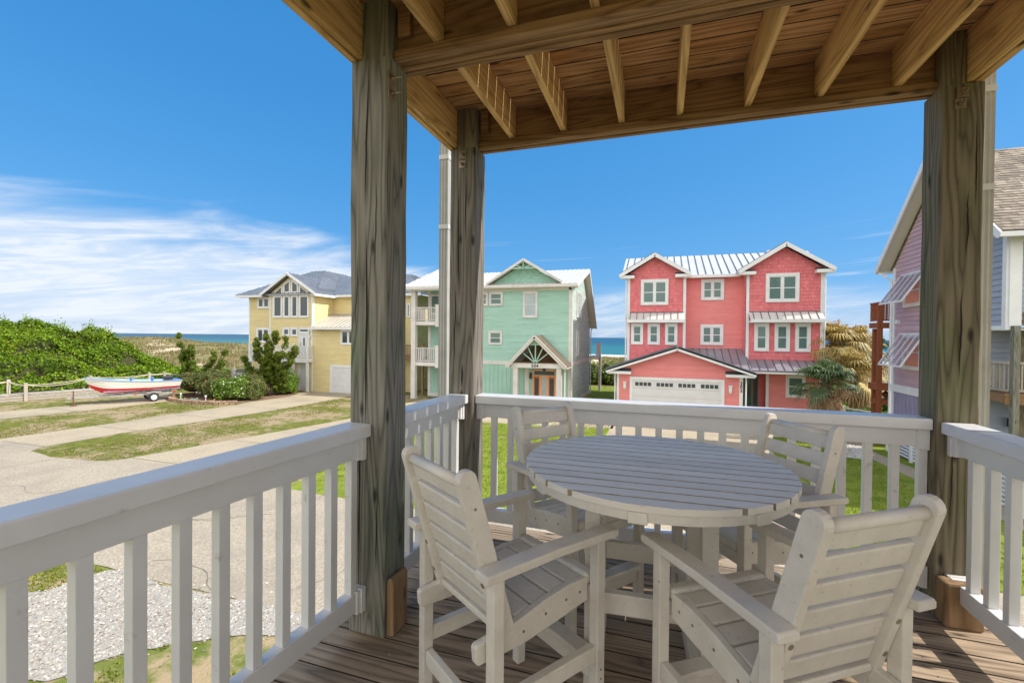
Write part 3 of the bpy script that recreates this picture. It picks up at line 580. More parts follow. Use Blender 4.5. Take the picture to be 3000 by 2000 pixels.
blades('yard_turf', 90000, (-13, 9, 1.2, 5.85), lambda x, y: ~paved(x, y) & patchy(x * 1.3, y * 1.3) & ~inpoly(x, y, SHELL), 0.05, mat('grass_blade_yard', (0.15, 0.22, 0.02), (0.32, 0.31, 0.08), 0.9, 0.9, rnd=0.6, spec=0.1, transl=0.25))
def dune_keep(x, y): return (fbm(x, y, 5.0) > -0.15)
n = 60000; xx = rng.uniform(-150, 20, n); yy = rng.uniform(46, 96, n); k = dune_keep(xx, yy) & ((xx > -170) & (yy > -0.25 * xx)); xx, yy = xx[k], yy[k]; zz = hz(xx, yy); n = len(xx); a = rng.uniform(0, 6.28, n); hh = rng.uniform(0.25, 0.7, n); w = 0.10
V = np.stack([np.stack([xx - w * np.cos(a), yy - w * np.sin(a), zz - 0.02], -1), np.stack([xx + w * np.cos(a), yy + w * np.sin(a), zz - 0.02], -1), np.stack([xx + rng.normal(0, .15, n), yy + rng.normal(0, .15, n), zz + hh], -1)], 1)
tag(scatter_mesh('dune_grass', V, None, rng.random(n), mat('dune_grass_blade', (0.17, 0.17, 0.06), (0.38, 0.31, 0.17), 0.25, 0.9, rnd=0.5, spec=0.1, transl=0.3)), kind='stuff')

# ------------------------------------------------------------ the covered deck
deck = thing('wooden_deck', 'weathered plank deck floor under the round table and its four chairs', 'deck', (0, 0, 0))
fl = MB(); y = 3.40
while y > -1.3:
    seg = [(-1.66, random.uniform(-0.6, 0.9)), ]; x1 = seg[0][1]
    for a, b in ((-1.66, x1 - 0.002), (x1 + 0.002, 1.82)): fl.box(a, b, y - 0.1245, y, 2.972 + random.uniform(-0.001, 0.001), 3.0 + random.uniform(-0.0015, 0.0005)); fl.m[-4] = fl.m[-3] = 1
    y -= 0.1325
fl.build('floorboards', [WF, M_edge], deck, 0.002)
for xj in (-1.2, -0.8, -0.4, 0.0, 0.4, 0.8, 1.2, 1.55): MB().box(xj - 0.019, xj + 0.019, -1.3, 3.30, 2.72, 2.970).build('floor_joist', WY, deck)
sc = MB(); y = 3.40 - 0.063
while y > 0.5:
    for xj in (-1.2, -0.8, -0.4, 0.0, 0.4, 0.8, 1.2):
        for dy in (-0.03, 0.03): sc.tube([(xj + random.uniform(-.006, .006), y + dy, 2.999), (xj, y + dy, 3.0012)], 0.0035, 6)
    y -= 0.1325
sc.build('deck_screws', M_steel, deck)
fr = MB(); fr.box(-1.62, 1.78, 3.31, 3.35, 2.70, 2.968); fr.box(-1.64, -1.60, -1.3, 3.31, 2.70, 2.968); fr.box(1.76, 1.80, -1.3, 3.31, 2.70, 2.968)
fr.build('rim_joist', WX, deck)
def post(name, label, x0, x1, y0, y1, m, ux0, ux1, uy0, uy1, chk=None):
    p = thing(name, label, 'post', ((x0 + x1) / 2, (y0 + y1) / 2, 0)); cx, cy = (x0 + x1) / 2, (y0 + y1) / 2
    mb = MB()
    # slightly uneven shaft: stacked rings
    zs = np.linspace(0, 5.872, 25); vs = []
    for z in zs:
        j = [random.uniform(-0.0035, 0.0035) for _ in range(4)]
        a, b, c, d_ = x0 - cx + j[0], x1 - cx + j[1], y0 - cy + j[2], y1 - cy + j[3]; ch = 0.008
        vs += [(a + ch, c, z), (b - ch, c, z), (b, c + ch, z), (b, d_ - ch, z), (b - ch, d_, z), (a + ch, d_, z), (a, d_ - ch, z), (a, c + ch, z)]
    n = len(zs); fs = [(i * 8 + k, i * 8 + (k + 1) % 8, (i + 1) * 8 + (k + 1) % 8, (i + 1) * 8 + k) for i in range(n - 1) for k in range(8)] + [tuple(range((n - 1) * 8, n * 8))]
    mb.add(vs, fs, random.random())
    mb.box(ux0 - cx, ux1 - cx, uy0 - cy, uy1 - cy, 5.872, 6.155)
    mb.build('shaft', m, p)
    # drying checks: thin dark clefts cut as slivers on the faces
    return p
def washers(p, pts, axis='y'):
    ox, oy = p.location.x, p.location.y; mb = MB()
    for x, y, z in pts:
        x -= ox; y -= oy
        if axis == 'y': mb.box(x - 0.026, x + 0.026, y - 0.006, y, z - 0.026, z + 0.026); mb.tube([(x, y, z), (x, y - 0.02, z)], 0.013, 6); mb.tube([(x, y, z), (x, y - 0.048, z)], 0.006, 8)
        else: mb.box(x, x + 0.006, y - 0.026, y + 0.026, z - 0.026, z + 0.026); mb.tube([(x, y, z), (x + 0.02, y, z)], 0.013, 6); mb.tube([(x, y, z), (x + 0.06, y, z)], 0.006, 8)
    mb.build('bolt', M_steel, p, 0.001)
p1 = post('deck_post', 'green tinged square timber post nearest the camera with rail ends on both sides', -1.50, -1.29, 1.94, 2.135, WZ, -1.43, -1.29, 1.94, 2.135)
washers(p1, [(-1.29, 1.975, 5.775), (-1.29, 1.975, 5.70)], 'x')
p2 = post('deck_post', 'grey timber post in the corner beside the grooved downpipe with a large knot', -1.49, -1.29, 3.06, 3.255, WZ2, -1.43, -1.29, 3.06, 3.145)
washers(p2, [(-1.387, 3.06, 5.824), (-1.391, 3.06, 5.755)])
p3 = post('deck_post', 'brown timber post with square bolt plates in front of the blue house', 1.43, 1.618, 3.065, 3.255, WZ3, 1.43, 1.53, 3.065, 3.145)
washers(p3, [(1.518, 3.065, 5.824), (1.508, 3.065, 5.765)])
# drying cracks on the posts
def cracks(p, lst):
    ox, oy = p.location.x, p.location.y
    for (x, y, z0, z1, w) in lst:
        mb = MB(); n = 14; pts = []; off = 0
        for i in range(n + 1):
            t = i / n; off += random.uniform(-0.003, 0.003); ww = w * math.sin(math.pi * min(max(t, 0.02), 0.98)) ; pts.append((x - ox + off, z0 + (z1 - z0) * t, ww))
        for i in range(n):
            a, b = pts[i], pts[i + 1]; yy = y - oy - 0.0045
            mb.add([(a[0] - a[2], yy, a[1]), (a[0] + a[2], yy, a[1]), (b[0] + b[2], yy, b[1]), (b[0] - b[2], yy, b[1])], [(0, 1, 2, 3)])
        mb.build('drying_crack', mat('crack_dark', (0.02, 0.016, 0.012), rough=1.0), p)
cracks(p1, [(-1.41, 1.94, 5.15, 5.86, 0.004), (-1.40, 1.94, 4.0, 5.05, 0.005), (-1.44, 1.94, 3.2, 4.1, 0.004), (-1.35, 1.94, 4.8, 5.3, 0.0025), (-1.46, 1.94, 4.5, 4.9, 0.0025), (-1.335, 1.94, 3.3, 3.8, 0.003)])
cracks(p2, [(-1.41, 3.06, 4.8, 5.6, 0.004), (-1.385, 3.06, 4.12, 4.30, 0.006), (-1.36, 3.06, 5.2, 5.7, 0.003), (-1.44, 3.06, 4.3, 4.9, 0.0035)]); cracks(p3, [(1.53, 3.065, 4.3, 4.8, 0.004), (1.545, 3.065, 4.95, 5.3, 0.0035), (1.49, 3.065, 3.5, 4.1, 0.003), (1.58, 3.065, 5.2, 5.7, 0.003)])
kb = MB(); kb.prism([(-0.02, 0), (0.02, 0), (0.02, 0.26), (0.012, 0.285), (-0.012, 0.285), (-0.02, 0.26)][:6], 0.135, Matrix.Translation((-1.268 - p1.location.x, 2.095 - p1.location.y, 3.0)) @ Matrix(((1, 0, 0, 0), (0, 0, -1, 0), (0, 1, 0, 0), (0, 0, 0, 1))))
kb.build('base_block', WB, p1, 0.004)
kb = MB(); kb.box(1.432 - p3.location.x, 1.60 - p3.location.x, 2.955 - p3.location.y, 3.062 - p3.location.y, 3.0, 3.235); kb.build('base_block', WB, p3, 0.014)

M_brn = wood('brown_deck_wood', (0.16, 0.085, 0.04), (0.34, 0.20, 0.11), 'x', None, 8.0, rnd=0.3)
up = thing('overhead_deck', 'brown timber joists beams and boards of the deck roof overhead', 'deck roof', (0, 0, 0))
def ply(a, *bx): MB().box(*bx).build('beam', a, up, 0.003)
MB().box(-1.505, -1.472, -1.4, 3.22, 5.876, 6.15).box(-1.468, -1.435, -1.4, 3.146, 5.884, 6.152).build('beam', WY, up, 0.003)
MB().box(1.535, 1.570, -1.4, 3.146, 5.882, 6.152).box(1.574, 1.610, -1.4, 3.22, 5.876, 6.15).build('beam', WY, up, 0.003)
MB().box(-1.428, 1.528, 3.148, 3.184, 5.884, 6.138).box(-1.465, 1.57, 3.187, 3.222, 5.876, 6.14).build('beam', WX, up, 0.003)
MB().box(-1.428, 1.528, 2.030, 2.066, 5.884, 6.152).box(-1.428, 1.528, 2.070, 2.105, 5.878, 6.15).build('beam', WX, up, 0.003)
MB().box(-1.285, 1.53, 3.106, 3.146, 5.878, 5.923).build('ledger_strip', WX, up, 0.003)
MB().box(-1.285, 1.53, 1.990, 2.028, 5.880, 5.923).build('ledger_strip', WX, up, 0.003)
MB().box(-1.285, 1.53, 2.107, 2.145, 5.872, 5.920).build('ledger_strip', WX, up, 0.003)
for xj in (-1.03, -0.655, -0.262, 0.10, 0.492, 0.872, 1.252): MB().box(xj - 0.019, xj + 0.019, 2.108, 3.146, 5.925, 6.156).build('joist', WY, up, 0.002)
for xj in (-1.045, -0.668, -0.285, 0.09, 0.48, 0.86, 1.24): MB().box(xj - 0.019, xj + 0.019, -1.4, 2.027, 5.925, 6.156).build('joist', WY, up, 0.002)
cb = MB(); y = 3.30
while y > -1.4:
    cb.box(-1.60, 1.70, y - 0.1325, y, 6.158 + random.uniform(0, 0.003), 6.184); cb.m[-4] = cb.m[-3] = 1; y -= 0.1405
cb.build('overhead_boards', [WC, M_edge], up, 0.002)
MB().box(-1.60, -1.07, -1.4, 3.28, 6.186, 6.196).box(-1.06, 1.70, -1.4, 2.36, 6.186, 6.196).build('sun_slit_cover', M_brn, up)  # unseen sheet added above the boards to block sun slits on the joists
cb = MB(); cb.box(-1.27, -1.20, 2.00, 2.03, 5.99, 6.15); cb.box(-1.27, -1.21, 3.105, 3.146, 5.99, 6.15); cb.build('cleat', WX, up, 0.003)

def rail(name, label, a, b, zt, pos, brk=(True, True), group='white vinyl railings round the deck'):
    """vinyl rail: a,b centreline in plan, pos: distances of the balusters from a"""
    A, B = Vector((*a, 0)), Vector((*b, 0)); L = (B - A).length; d = (B - A) / L; rz = math.atan2(d.y, d.x)
    t = thing(name, label, 'railing', (a[0], a[1], 3.0), rz, group); z = zt - 3.0
    MB().prism([(-0.072, -0.062), (0.072, -0.062), (0.072, -0.004), (0.066, 0.0), (-0.066, 0.0), (-0.072, -0.004)], L, Matrix.Translation((0, 0, z)) @ Matrix(((0, 0, 1, 0), (-1, 0, 0, 0), (0, 1, 0, 0), (0, 0, 0, 1)))).build('handrail', M_vinyl, t, 0.004)
    MB().box(0.0, L, -0.026, 0.026, z - 0.165, z - 0.062).build('top_rail', M_vinyl, t, 0.003)
    MB().box(0.0, L, -0.03, 0.03, 0.135, 0.228).build('bottom_rail', M_vinyl, t, 0.004)
    for on, x0 in ((brk[0], 0.0), (brk[1], L - 0.055)):
        if not on: continue
        for z0, z1 in ((z - 0.175, z - 0.0625), (0.125, 0.238)): c = MB(); c.box(x0, x0 + 0.055, -0.038, 0.038, z0, z1); c.box(x0 + (0.0 if x0 == 0 else 0.025), x0 + (0.03 if x0 == 0 else 0.055), -0.045, 0.045, z0 - 0.004, z1 + (0.0 if z1 > 0.5 else 0.005)); c.build('rail_bracket', M_vinyl, t, 0.002)
    for s_ in pos: MB().box(s_ - 0.0205, s_ + 0.0205, -0.0205, 0.0205, 0.228, z - 0.165).build('baluster', M_vinyl, t, 0.002)
    return t
import itertools
# left run (the foreground one), the short run between the first two posts, the sea front, the right run
a0, a1 = (-1.615, -1.25), (-1.436, 1.938); La = math.dist(a0, a1)
rail('deck_railing', 'long white railing running from the near corner to the green tinged post', a0, a1, 4.06, [La - 0.060 - 0.1335 * k for k in range(23)], (False, True))
rail('deck_railing', 'short white railing between the two timber posts by the street', (-1.405, 2.137), (-1.402, 3.058), 4.075, [0.10 + 0.126 * k for k in range(7)])
rail('deck_railing', 'white railing behind the round table facing the houses', (-1.288, 3.158), (1.428, 3.158), 4.07, [2.716 - 0.019 - 0.1285 * k for k in range(21)][::-1])
rail('deck_railing', 'white railing beside the bolted brown post with its base block', (1.523, 3.062), (1.50, -1.2), 4.06, [0.152 + 0.1335 * k for k in range(30)], (True, False))
def downpipe(label, x0, x1, y0, y1, zt):
    t = thing('downpipe', label, 'downpipe', ((x0 + x1) / 2, (y0 + y1) / 2, 0)); w, h = (x1 - x0) / 2, (y1 - y0) / 2; pr = []
    for k in range(7):
        u = -w + 2 * w * k / 6; pr.append((u, -h + (0.005 if k % 2 else 0)))
    for k in range(7):
        u = w - 2 * w * k / 6; pr.append((u, h - (0.005 if k % 2 else 0)))
    MB().prism(pr, zt).build('pipe', M_pipe, t)
    for z in (5.90, 5.35): MB().box(-w - 0.004, w + 0.004, -h - 0.004, h + 0.004, z, z + 0.035).build('strap', M_vinyl, t)
M_pipe = mat('aged_pipe', (0.42, 0.41, 0.38), (0.52, 0.51, 0.48), 4.0, 0.5)
downpipe('grooved white downpipe behind the grey corner post', -1.685, -1.610, 3.27, 3.33, 6.9)
downpipe('grooved white downpipe next to the bolted brown post', 1.70, 1.768, 3.27, 3.33, 7.0)
# unseen deck slab added beyond the right edge of the view to shade the porch
nb = thing('shade_deck', 'unseen timber deck slab added beyond the bolted post to shade the porch', 'deck', (0, 0, 0))
MB().box(2.12, 3.65, -3.0, 3.05, 6.10, 6.16).build('overhead_boards', WC, nb); MB().box(2.12, 3.65, 3.06, 3.10, 5.88, 6.14).box(2.12, 2.16, -3.0, 3.05, 5.88, 6.80).box(3.61, 3.65, -3.0, 3.05, 5.88, 6.09).build('beam', WX, nb)  # slab and tall beam sized to block sun from table and chairs
MB().box(3.45, 3.61, -2.9, -2.74, 0, 6.09).build('post', WZ2, nb)

# ------------------------------------------------------------ chairs and table
def make_chair():
    t = thing('bar_chair', 'x', 'chair', (0, 0, 0)); wl_, df = 0.237, 0.238; lw = 0.0215
    Ha = 0.777
    for sx_ in (-1, 1):
        for sy_ in (-1, 1):
            MB().box(sx_ * wl_ - lw, sx_ * wl_ + lw, sy_ * df - lw, sy_ * df + lw, 0, Ha - 0.03).build('leg', M_poly, t, 0.004)
    for s in (-1, 1):
        # armrest: a long paddle, slightly bowed, rounded tips
        pr = [(-0.298, Ha - 0.032), (0.0, Ha - 0.026), (0.30, Ha - 0.034), (0.306, Ha - 0.028), (0.308, Ha - 0.012), (0.302, Ha - 0.004), (0.0, Ha + 0.004), (-0.296, Ha - 0.002), (-0.302, Ha - 0.01), (-0.302, Ha - 0.026)]
        T = Matrix.Translation((s * 0.247 - 0.035, 0, 0)) @ Matrix(((0, 0, 1, 0), (1, 0, 0, 0), (0, 1, 0, 0), (0, 0, 0, 1)))
        MB().prism(pr, 0.070, T).build('armrest', M_poly, t, 0.005, seg=3)
        # back stile, leaning back, round top
        b0, b1 = Vector((s * 0.196, -0.165, 0.50)), Vector((s * 0.196, -0.327, 1.052)); u = (b1 - b0).normalized(); L = (b1 - b0).length
        T = Matrix(((0, 0, 1, b0.x - 0.016), (u.z, u.y, 0, b0.y), (-u.y, u.z, 0, b0.z), (0, 0, 0, 1)))
        prof = [(-0.034, 0.0), (0.034, 0.0), (0.034, L)] + [(0.034 * math.cos(a), L + 0.034 * math.sin(a)) for a in np.linspace(0.35, math.pi - 0.35, 7)] + [(-0.034, L)]
        MB().prism(prof, 0.032, T).build('back_stile', M_poly, t, 0.004)
        # seat side board: falls to the rear, its tail sticks out behind the leg
        pr = [(-0.290, 0.466), (-0.280, 0.458), (-0.1, 0.456), (0.10, 0.482), (0.215, 0.500), (0.215, 0.588), (0.12, 0.590), (0.0, 0.573), (-0.12, 0.546), (-0.22, 0.530), (-0.286, 0.524), (-0.294, 0.514)]
        T = Matrix.Translation((s * 0.196 - 0.015 if s > 0 else -0.211, 0, 0)) @ Matrix(((0, 0, 1, 0), (1, 0, 0, 0), (0, 1, 0, 0), (0, 0, 0, 1)))
        o = MB().prism(pr, 0.015 * 2 - 0.001, T).build('seat_board', M_poly, t, 0.004)
        MB().box(s * wl_ - 0.017, s * wl_ + 0.017, -df + lw, df - lw, 0.285, 0.345).build('stretcher', M_poly, t, 0.004)
        sc = MB()
        for (yy, zz) in ((-0.10, 0.50), (0.0, 0.525), (0.10, 0.54), (0.17, 0.545)): sc.tube([(s * 0.2105, yy, zz), (s * 0.2125, yy, zz)], 0.005, 8)
        for (yy, zz) in ((-df, 0.27), (-df, 0.235), (df, 0.25), (df, 0.215)): sc.tube([(s * (wl_ + lw), yy, zz), (s * (wl_ + lw + 0.0015), yy, zz)], 0.0045, 8)
        for k in (0.10, 0.22): p = b0 + u * k; nrm = Vector((0, -u.z, u.y)); sc.tube([p + nrm * 0.0335, p + nrm * 0.036], 0.009, 10)
        for k in (0.14, 0.48): p = b0 + u * k; sc.tube([(s * 0.2115, p.y, p.z), (s * 0.2135, p.y, p.z)], 0.005, 8)
        sc.build('screw', M_screw, t)
    # back slats: six boards let in between the stiles, the top one rolled
    b0 = Vector((0, -0.165, 0.50)); b1 = Vector((0, -0.327, 1.052)); u = (b1 - b0).normalized(); nrm = Vector((0, u.z, -u.y))
    for k in range(6):
        zc = 0.095 + k * 0.086 + (0.0 if k < 5 else 0.006); T = Matrix(((1, 0, 0, 0), (0, nrm.y, u.y, b0.y), (0, nrm.z, u.z, b0.z), (0, 0, 0, 1))); hh = 0.0345 if k < 5 else 0.037
        MB().box(-0.1805, 0.1805, -0.013, 0.010, zc - hh, zc + hh, T).build('back_slat', M_poly, t, 0.006, seg=3)
        if k == 5:
            c = b0 + u * (zc + hh - 0.004); MB().tube([c + Vector((-0.1805, 0, 0)) - nrm * 0.004, c + Vector((0.1805, 0, 0)) - nrm * 0.004], 0.019, 14).build('top_roll', M_poly, t, 0, True)
    # seat slats
    zs = lambda y_: 0.588 if y_ > 0.12 else 0.545 + 0.18 * max(0, (y_ + 0.14)) * 0.9
    ys_ = [-0.165, -0.083, -0.001, 0.081, 0.163]
    for k, yc in enumerate(ys_):
        z0 = zs(yc - 0.036); z1 = zs(yc + 0.036); T = Matrix.Translation((0, yc, (z0 + z1) / 2 - 0.012)) @ Matrix.Rotation(math.atan2(z1 - z0, 0.072), 4, 'X')
        MB().box(-0.1805, 0.1805, -0.0375, 0.0375, -0.012, 0.012, T).build('seat_slat', M_poly, t, 0.005)
    MB().box(-0.210, 0.210, 0.205, 0.262, 0.555, 0.600).build('seat_front', M_poly, t, 0.016, seg=4)
    MB().box(-0.210, 0.210, 0.224, 0.250, 0.500, 0.553).build('front_apron', M_poly, t, 0.004)
    MB().box(-0.2105, 0.2105, -df - 0.015, -df + 0.015, 0.205, 0.265).build('stretcher', M_poly, t, 0.004)
    MB().box(-0.2105, 0.2105, df - 0.035, df + 0.035, 0.262, 0.288).build('footrest', M_poly, t, 0.005)
    MB().box(-0.2105, 0.2105, df - 0.014, df + 0.014, 0.195, 0.2615).build('footrest_rail', M_poly, t, 0.004)
    return t
c0 = make_chair()
CH = [(-0.547, 1.677, -34.5, 'pale slatted bar chair seen from behind next to the green tinged post'),
      (0.344, 1.667, 34.8, 'pale slatted bar chair with a stained seat standing before the brown bolted post'),
      (-0.433, 2.520, -129.3, 'pale slatted bar chair tucked between the grey corner post and the table'),
      (0.427, 2.531, 123.6, 'pale slatted bar chair beyond the table in front of the rail below the palms')]
for i, (x, y, a, lb) in enumerate(CH):
    c = c0 if i == 0 else copy_tree(c0)
    c.location = (x, y, 3.0); c.rotation_euler = (0, 0, R(a)); tag(c, lb, 'chair', 'slatted bar chairs round the table')
tb = thing('round_table', 'round pale slatted table in the middle of the deck', 'table', (-0.027, 2.125, 3.0), R(1.0))
TZ, TR = 0.945, 0.563; NS = 14; sw = 2 * TR / NS
for k in range(NS):
    y0 = -TR + k * sw + 0.005; y1 = y0 + sw - 0.010; pts = []
    f = lambda y_: math.sqrt(max(TR ** 2 - y_ ** 2, 0.0))
    ysn = np.linspace(max(y0, -TR + 0.004), min(y1, TR - 0.004), 7 if k in (0, NS - 1) else 5)
    pts = [(f(v), v) for v in ysn] + [(-f(v), v) for v in ysn[::-1]]
    q_ = MB().prism(pts, 0.024, Matrix.Translation((0, 0, TZ - 0.024))); 
    if k < NS - 1: q_.m[2 + len(ysn) - 1] = 1
    if k > 0: q_.m[-1] = 1
    q_.build('table_slat', [M_table, M_slatedge], tb, 0.0015)
rg = MB(); n = 64; r0, r1 = TR - 0.045, TR - 0.008
for k in range(n):
    a, b = 2 * math.pi * k / n, 2 * math.pi * (k + 1) / n; vs = [(r * math.cos(t), r * math.sin(t), z) for z in (TZ - 0.058, TZ - 0.0245) for t in (a, b) for r in (r0, r1)]
    rg.add(vs, [(0, 1, 3, 2)[::-1], (4, 5, 7, 6), (0, 2, 6, 4), (1, 5, 7, 3)], 0.4)
rg.build('rim', M_poly, tb)
rb = MB()
for k in range(8):
    a = R(-95 + 45 * k); T = Matrix.Rotation(a, 4, 'Z'); rb.box(TR - 0.046, TR - 0.002, -0.032, 0.032, TZ - 0.066, TZ - 0.026, T)
rb.build('rim_block', M_poly, tb, 0.003)
MB().box(-0.30, 0.30, -0.17, -0.11, TZ - 0.075, TZ - 0.025).box(-0.30, 0.30, 0.11, 0.17, TZ - 0.075, TZ - 0.025).build('under_batten', M_poly, tb)
Rt = Matrix.Rotation(R(2.5), 4, 'Z')
for sx_ in (-1, 1):
    for sy_ in (-1, 1):
        MB().box(sx_ * 0.222 - 0.03, sx_ * 0.222 + 0.03, sy_ * 0.235 - 0.03, sy_ * 0.235 + 0.03, 0.078, TZ - 0.0785, Rt @ Matrix.Translation((-0.02, 0, 0))).build('leg', M_poly, tb, 0.004)
    MB().box(sx_ * 0.222 - 0.034, sx_ * 0.222 + 0.034, -0.36, 0.36, 0.0, 0.076, Rt @ Matrix.Translation((-0.02, 0, 0))).build('foot', M_poly, tb, 0.006)
for sy_, z0 in ((-1, 0.385), (1, 0.385)):
    MB().box(-0.191, 0.191, sy_ * 0.235 - 0.02, sy_ * 0.235 + 0.02, z0, z0 + 0.085, Rt @ Matrix.Translation((-0.02, 0, 0))).build('stretcher', M_poly, tb, 0.005)
#=====PART3=====
# ------------------------------------------------------------ yellow house
def corner(mb, w, u, z0, z1, wd=0.12, o=0.048): w.box(mb, u - wd / 2, u + wd / 2, z0, z1, -0.02, o)
def door_panel(w, parent, u0, u1, z0, z1, mt=None, trim=0.12, name='door', panels=True, base=0.046, knob=1):
    mb = MB()
    w.box(mb, u0 - trim, u0, z0, z1 + trim, 0, base + 0.04); w.box(mb, u1, u1 + trim, z0, z1 + trim, 0, base + 0.04); w.box(mb, u0, u1, z1, z1 + trim, 0, base + 0.04)
    fr_ = mb.build('door_frame', M_trim, parent)
    d = MB(); w.box(d, u0, u1, z0 + 0.02, z1, 0, base)
    if panels:
        W_ = (u1 - u0)
        for (a, b) in ((0.12, 0.45), (0.55, 0.88)):
            for (c, e) in ((0.08, 0.36), (0.42, 0.76), (0.81, 0.94)): w.box(d, u0 + W_ * a, u0 + W_ * b, z0 + (z1 - z0) * c, z0 + (z1 - z0) * e, base, base + 0.012)
    o = d.build(name, mt or M_gar, parent)
    h = MB(); uk = u0 + 0.08 if knob < 0 else u1 - 0.08
    p = w.P(uk, z0 + 0.95, base); q = w.P(uk, z0 + 0.95, base + 0.07); h.tube([p, q], 0.03, 8); h.tube([w.P(uk, z0 + 1.1, base), w.P(uk, z0 + 1.1, base + 0.02)], 0.03, 8); h.build('handle', M_black, o)
    return o
def garage_door(w, parent, u0, u1, z1, lights=True, base=0.046, cols=4):
    mb = MB(); t = 0.17
    w.box(mb, u0 - t, u0, 0, z1 + t, 0, base + 0.05); w.box(mb, u1, u1 + t, 0, z1 + t, 0, base + 0.05); w.box(mb, u0, u1, z1, z1 + t, 0, base + 0.05); mb.build('garage_frame', M_trim, parent)
    d = MB(); rows = 4; hz_ = z1 / rows
    for r in range(rows):
        w.box(d, u0, u1, r * hz_ + 0.008, (r + 1) * hz_ - 0.004, 0, base)
        cw = (u1 - u0) / (cols * (1 if (lights and r == rows - 1) else 2))
        if lights and r == rows - 1: continue
        k = 0; u = u0
        while u < u1 - 0.01:
            w.box(d, u + 0.09, u + cw - 0.06, r * hz_ + 0.12, (r + 1) * hz_ - 0.10, base, base + 0.014); u += cw
    o = d.build('garage_door', M_gar, parent)
    if lights:
        cw = (u1 - u0) / cols
        for k in range(cols):
            f = MB(); g_ = MB(); a, b = u0 + k * cw + 0.13, u0 + (k + 1) * cw - 0.13; c, e = z1 - hz_ + 0.12, z1 - 0.12
            for i in range(4):
                p = a + (b - a) * i / 4; q = a + (b - a) * (i + 1) / 4; w.box(g_, p + 0.018, q - 0.018, c + 0.02, e - 0.02, base, base + 0.006)
            w.box(f, a - 0.03, b + 0.03, e - 0.02, e + 0.02, base, base + 0.02); w.box(f, a - 0.03, b + 0.03, c - 0.02, c + 0.02, base, base + 0.02)
            for i in range(5): p = a + (b - a) * i / 4; w.box(f, p - 0.018, p + 0.018, c + 0.02, e - 0.02, base, base + 0.02)
            fo = f.build('window', M_gar, o); g_.build('pane', M_glassd, fo)
    return o
Y = thing('yellow_house', 'yellow three storey house with grey metal hip roof and gabled picture windows', 'house', (-28, 33, 0)); YO = Y
def off(root):
    """children are modelled in world coordinates: shift them back by the root's location"""
    inv = root.matrix_basis.inverted()
    for ch in root.children:
        if ch.type == 'MESH': ch.matrix_basis = inv @ ch.matrix_basis
wf = Wall('-y', 29.6); wl2 = Wall('-y', 29.9); we = Wall('+x', -26.4); wu = Wall('-y', 32.0); wwst = Wall('-x', -33.3)
b = MB(); p = [(-33.3, 0), (-30.73, 0), (-30.73, 7.82), (-33.3, 7.82)]; lap(b, wl2, p); backing(b, wl2, p)
p = [(-30.73, 0), (-26.4, 0), (-26.4, 7.85), (-28.56, 9.32), (-30.73, 7.85)]; p[3] = (-28.565, 9.30); lap(b, wf, p); backing(b, wf, p)
p = [(29.6, 0), (32.0, 0), (32.0, 7.86), (29.6, 7.86)]; lap(b, we, p); backing(b, we, p)
p = [(-26.4, 5.0), (-18.8, 5.0), (-18.8, 7.86), (-26.4, 7.86)]; lap(b, wu, p); backing(b, wu, p)
p = [(-26.4, 0), (-20.3, 0), (-20.3, 5.15), (-26.4, 5.15)]; wg = Wall('-y', 29.62); lap(b, wg, p); backing(b, wg, p)
wge = Wall('+x', -20.3); p = [(29.62, 0), (32, 0), (32, 6.2), (29.62, 5.1)]; lap(b, wge, p); backing(b, wge, p)
p = [(-20.3, 0), (-18.8, 0), (-18.8, 5.0), (-20.3, 5.0)]; lap(b, wu, p); backing(b, wu, p)
wee = Wall('+x', -18.8); p = [(32, 0), (40, 0), (40, 7.86), (32, 7.86)]; lap(b, wee, p); backing(b, wee, p)
p = [(29.9, 0), (40, 0), (40, 7.82), (29.9, 7.82)]; lap(b, wwst, p); backing(b, wwst, p)
b.build('wall', M_yel, Y)
b = MB()
for w_, u, z0, z1 in ((wl2, -33.24, 0, 7.8), (wf, -30.70, 2.7, 7.85), (wf, -26.45, 0, 7.85), (we, 29.66, 0, 7.85), (wg, -20.36, 0, 5.1), (wu, -18.86, 0, 7.86)): corner(b, w_, u, z0, z1)
wf.box(b, -30.6, -26.52, 7.735, 7.80, 0.0, 0.05)
b.build('corner_board', M_trim, Y)
window(wl2, Y, -32.35, -31.05, 6.68, 7.62, 0.12, 2, 1, mg=M_glassd); window(wl2, Y, -32.42, -31.05, 3.80, 5.05, 0.12, 2, 1, mg=M_glassd)
for a, c in ((-30.38, -29.43), (-29.33, -28.63), (-28.53, -27.83), (-27.73, -26.75)): window(wf, Y, a, c, 5.88, 7.71, 0.11, 1, 1, mg=M_glassd)
for a, c in ((-29.37, -28.65), (-28.55, -27.83)): window(wf, Y, a, c, 4.37, 5.09, 0.12, 1, 1, mg=M_glassd)
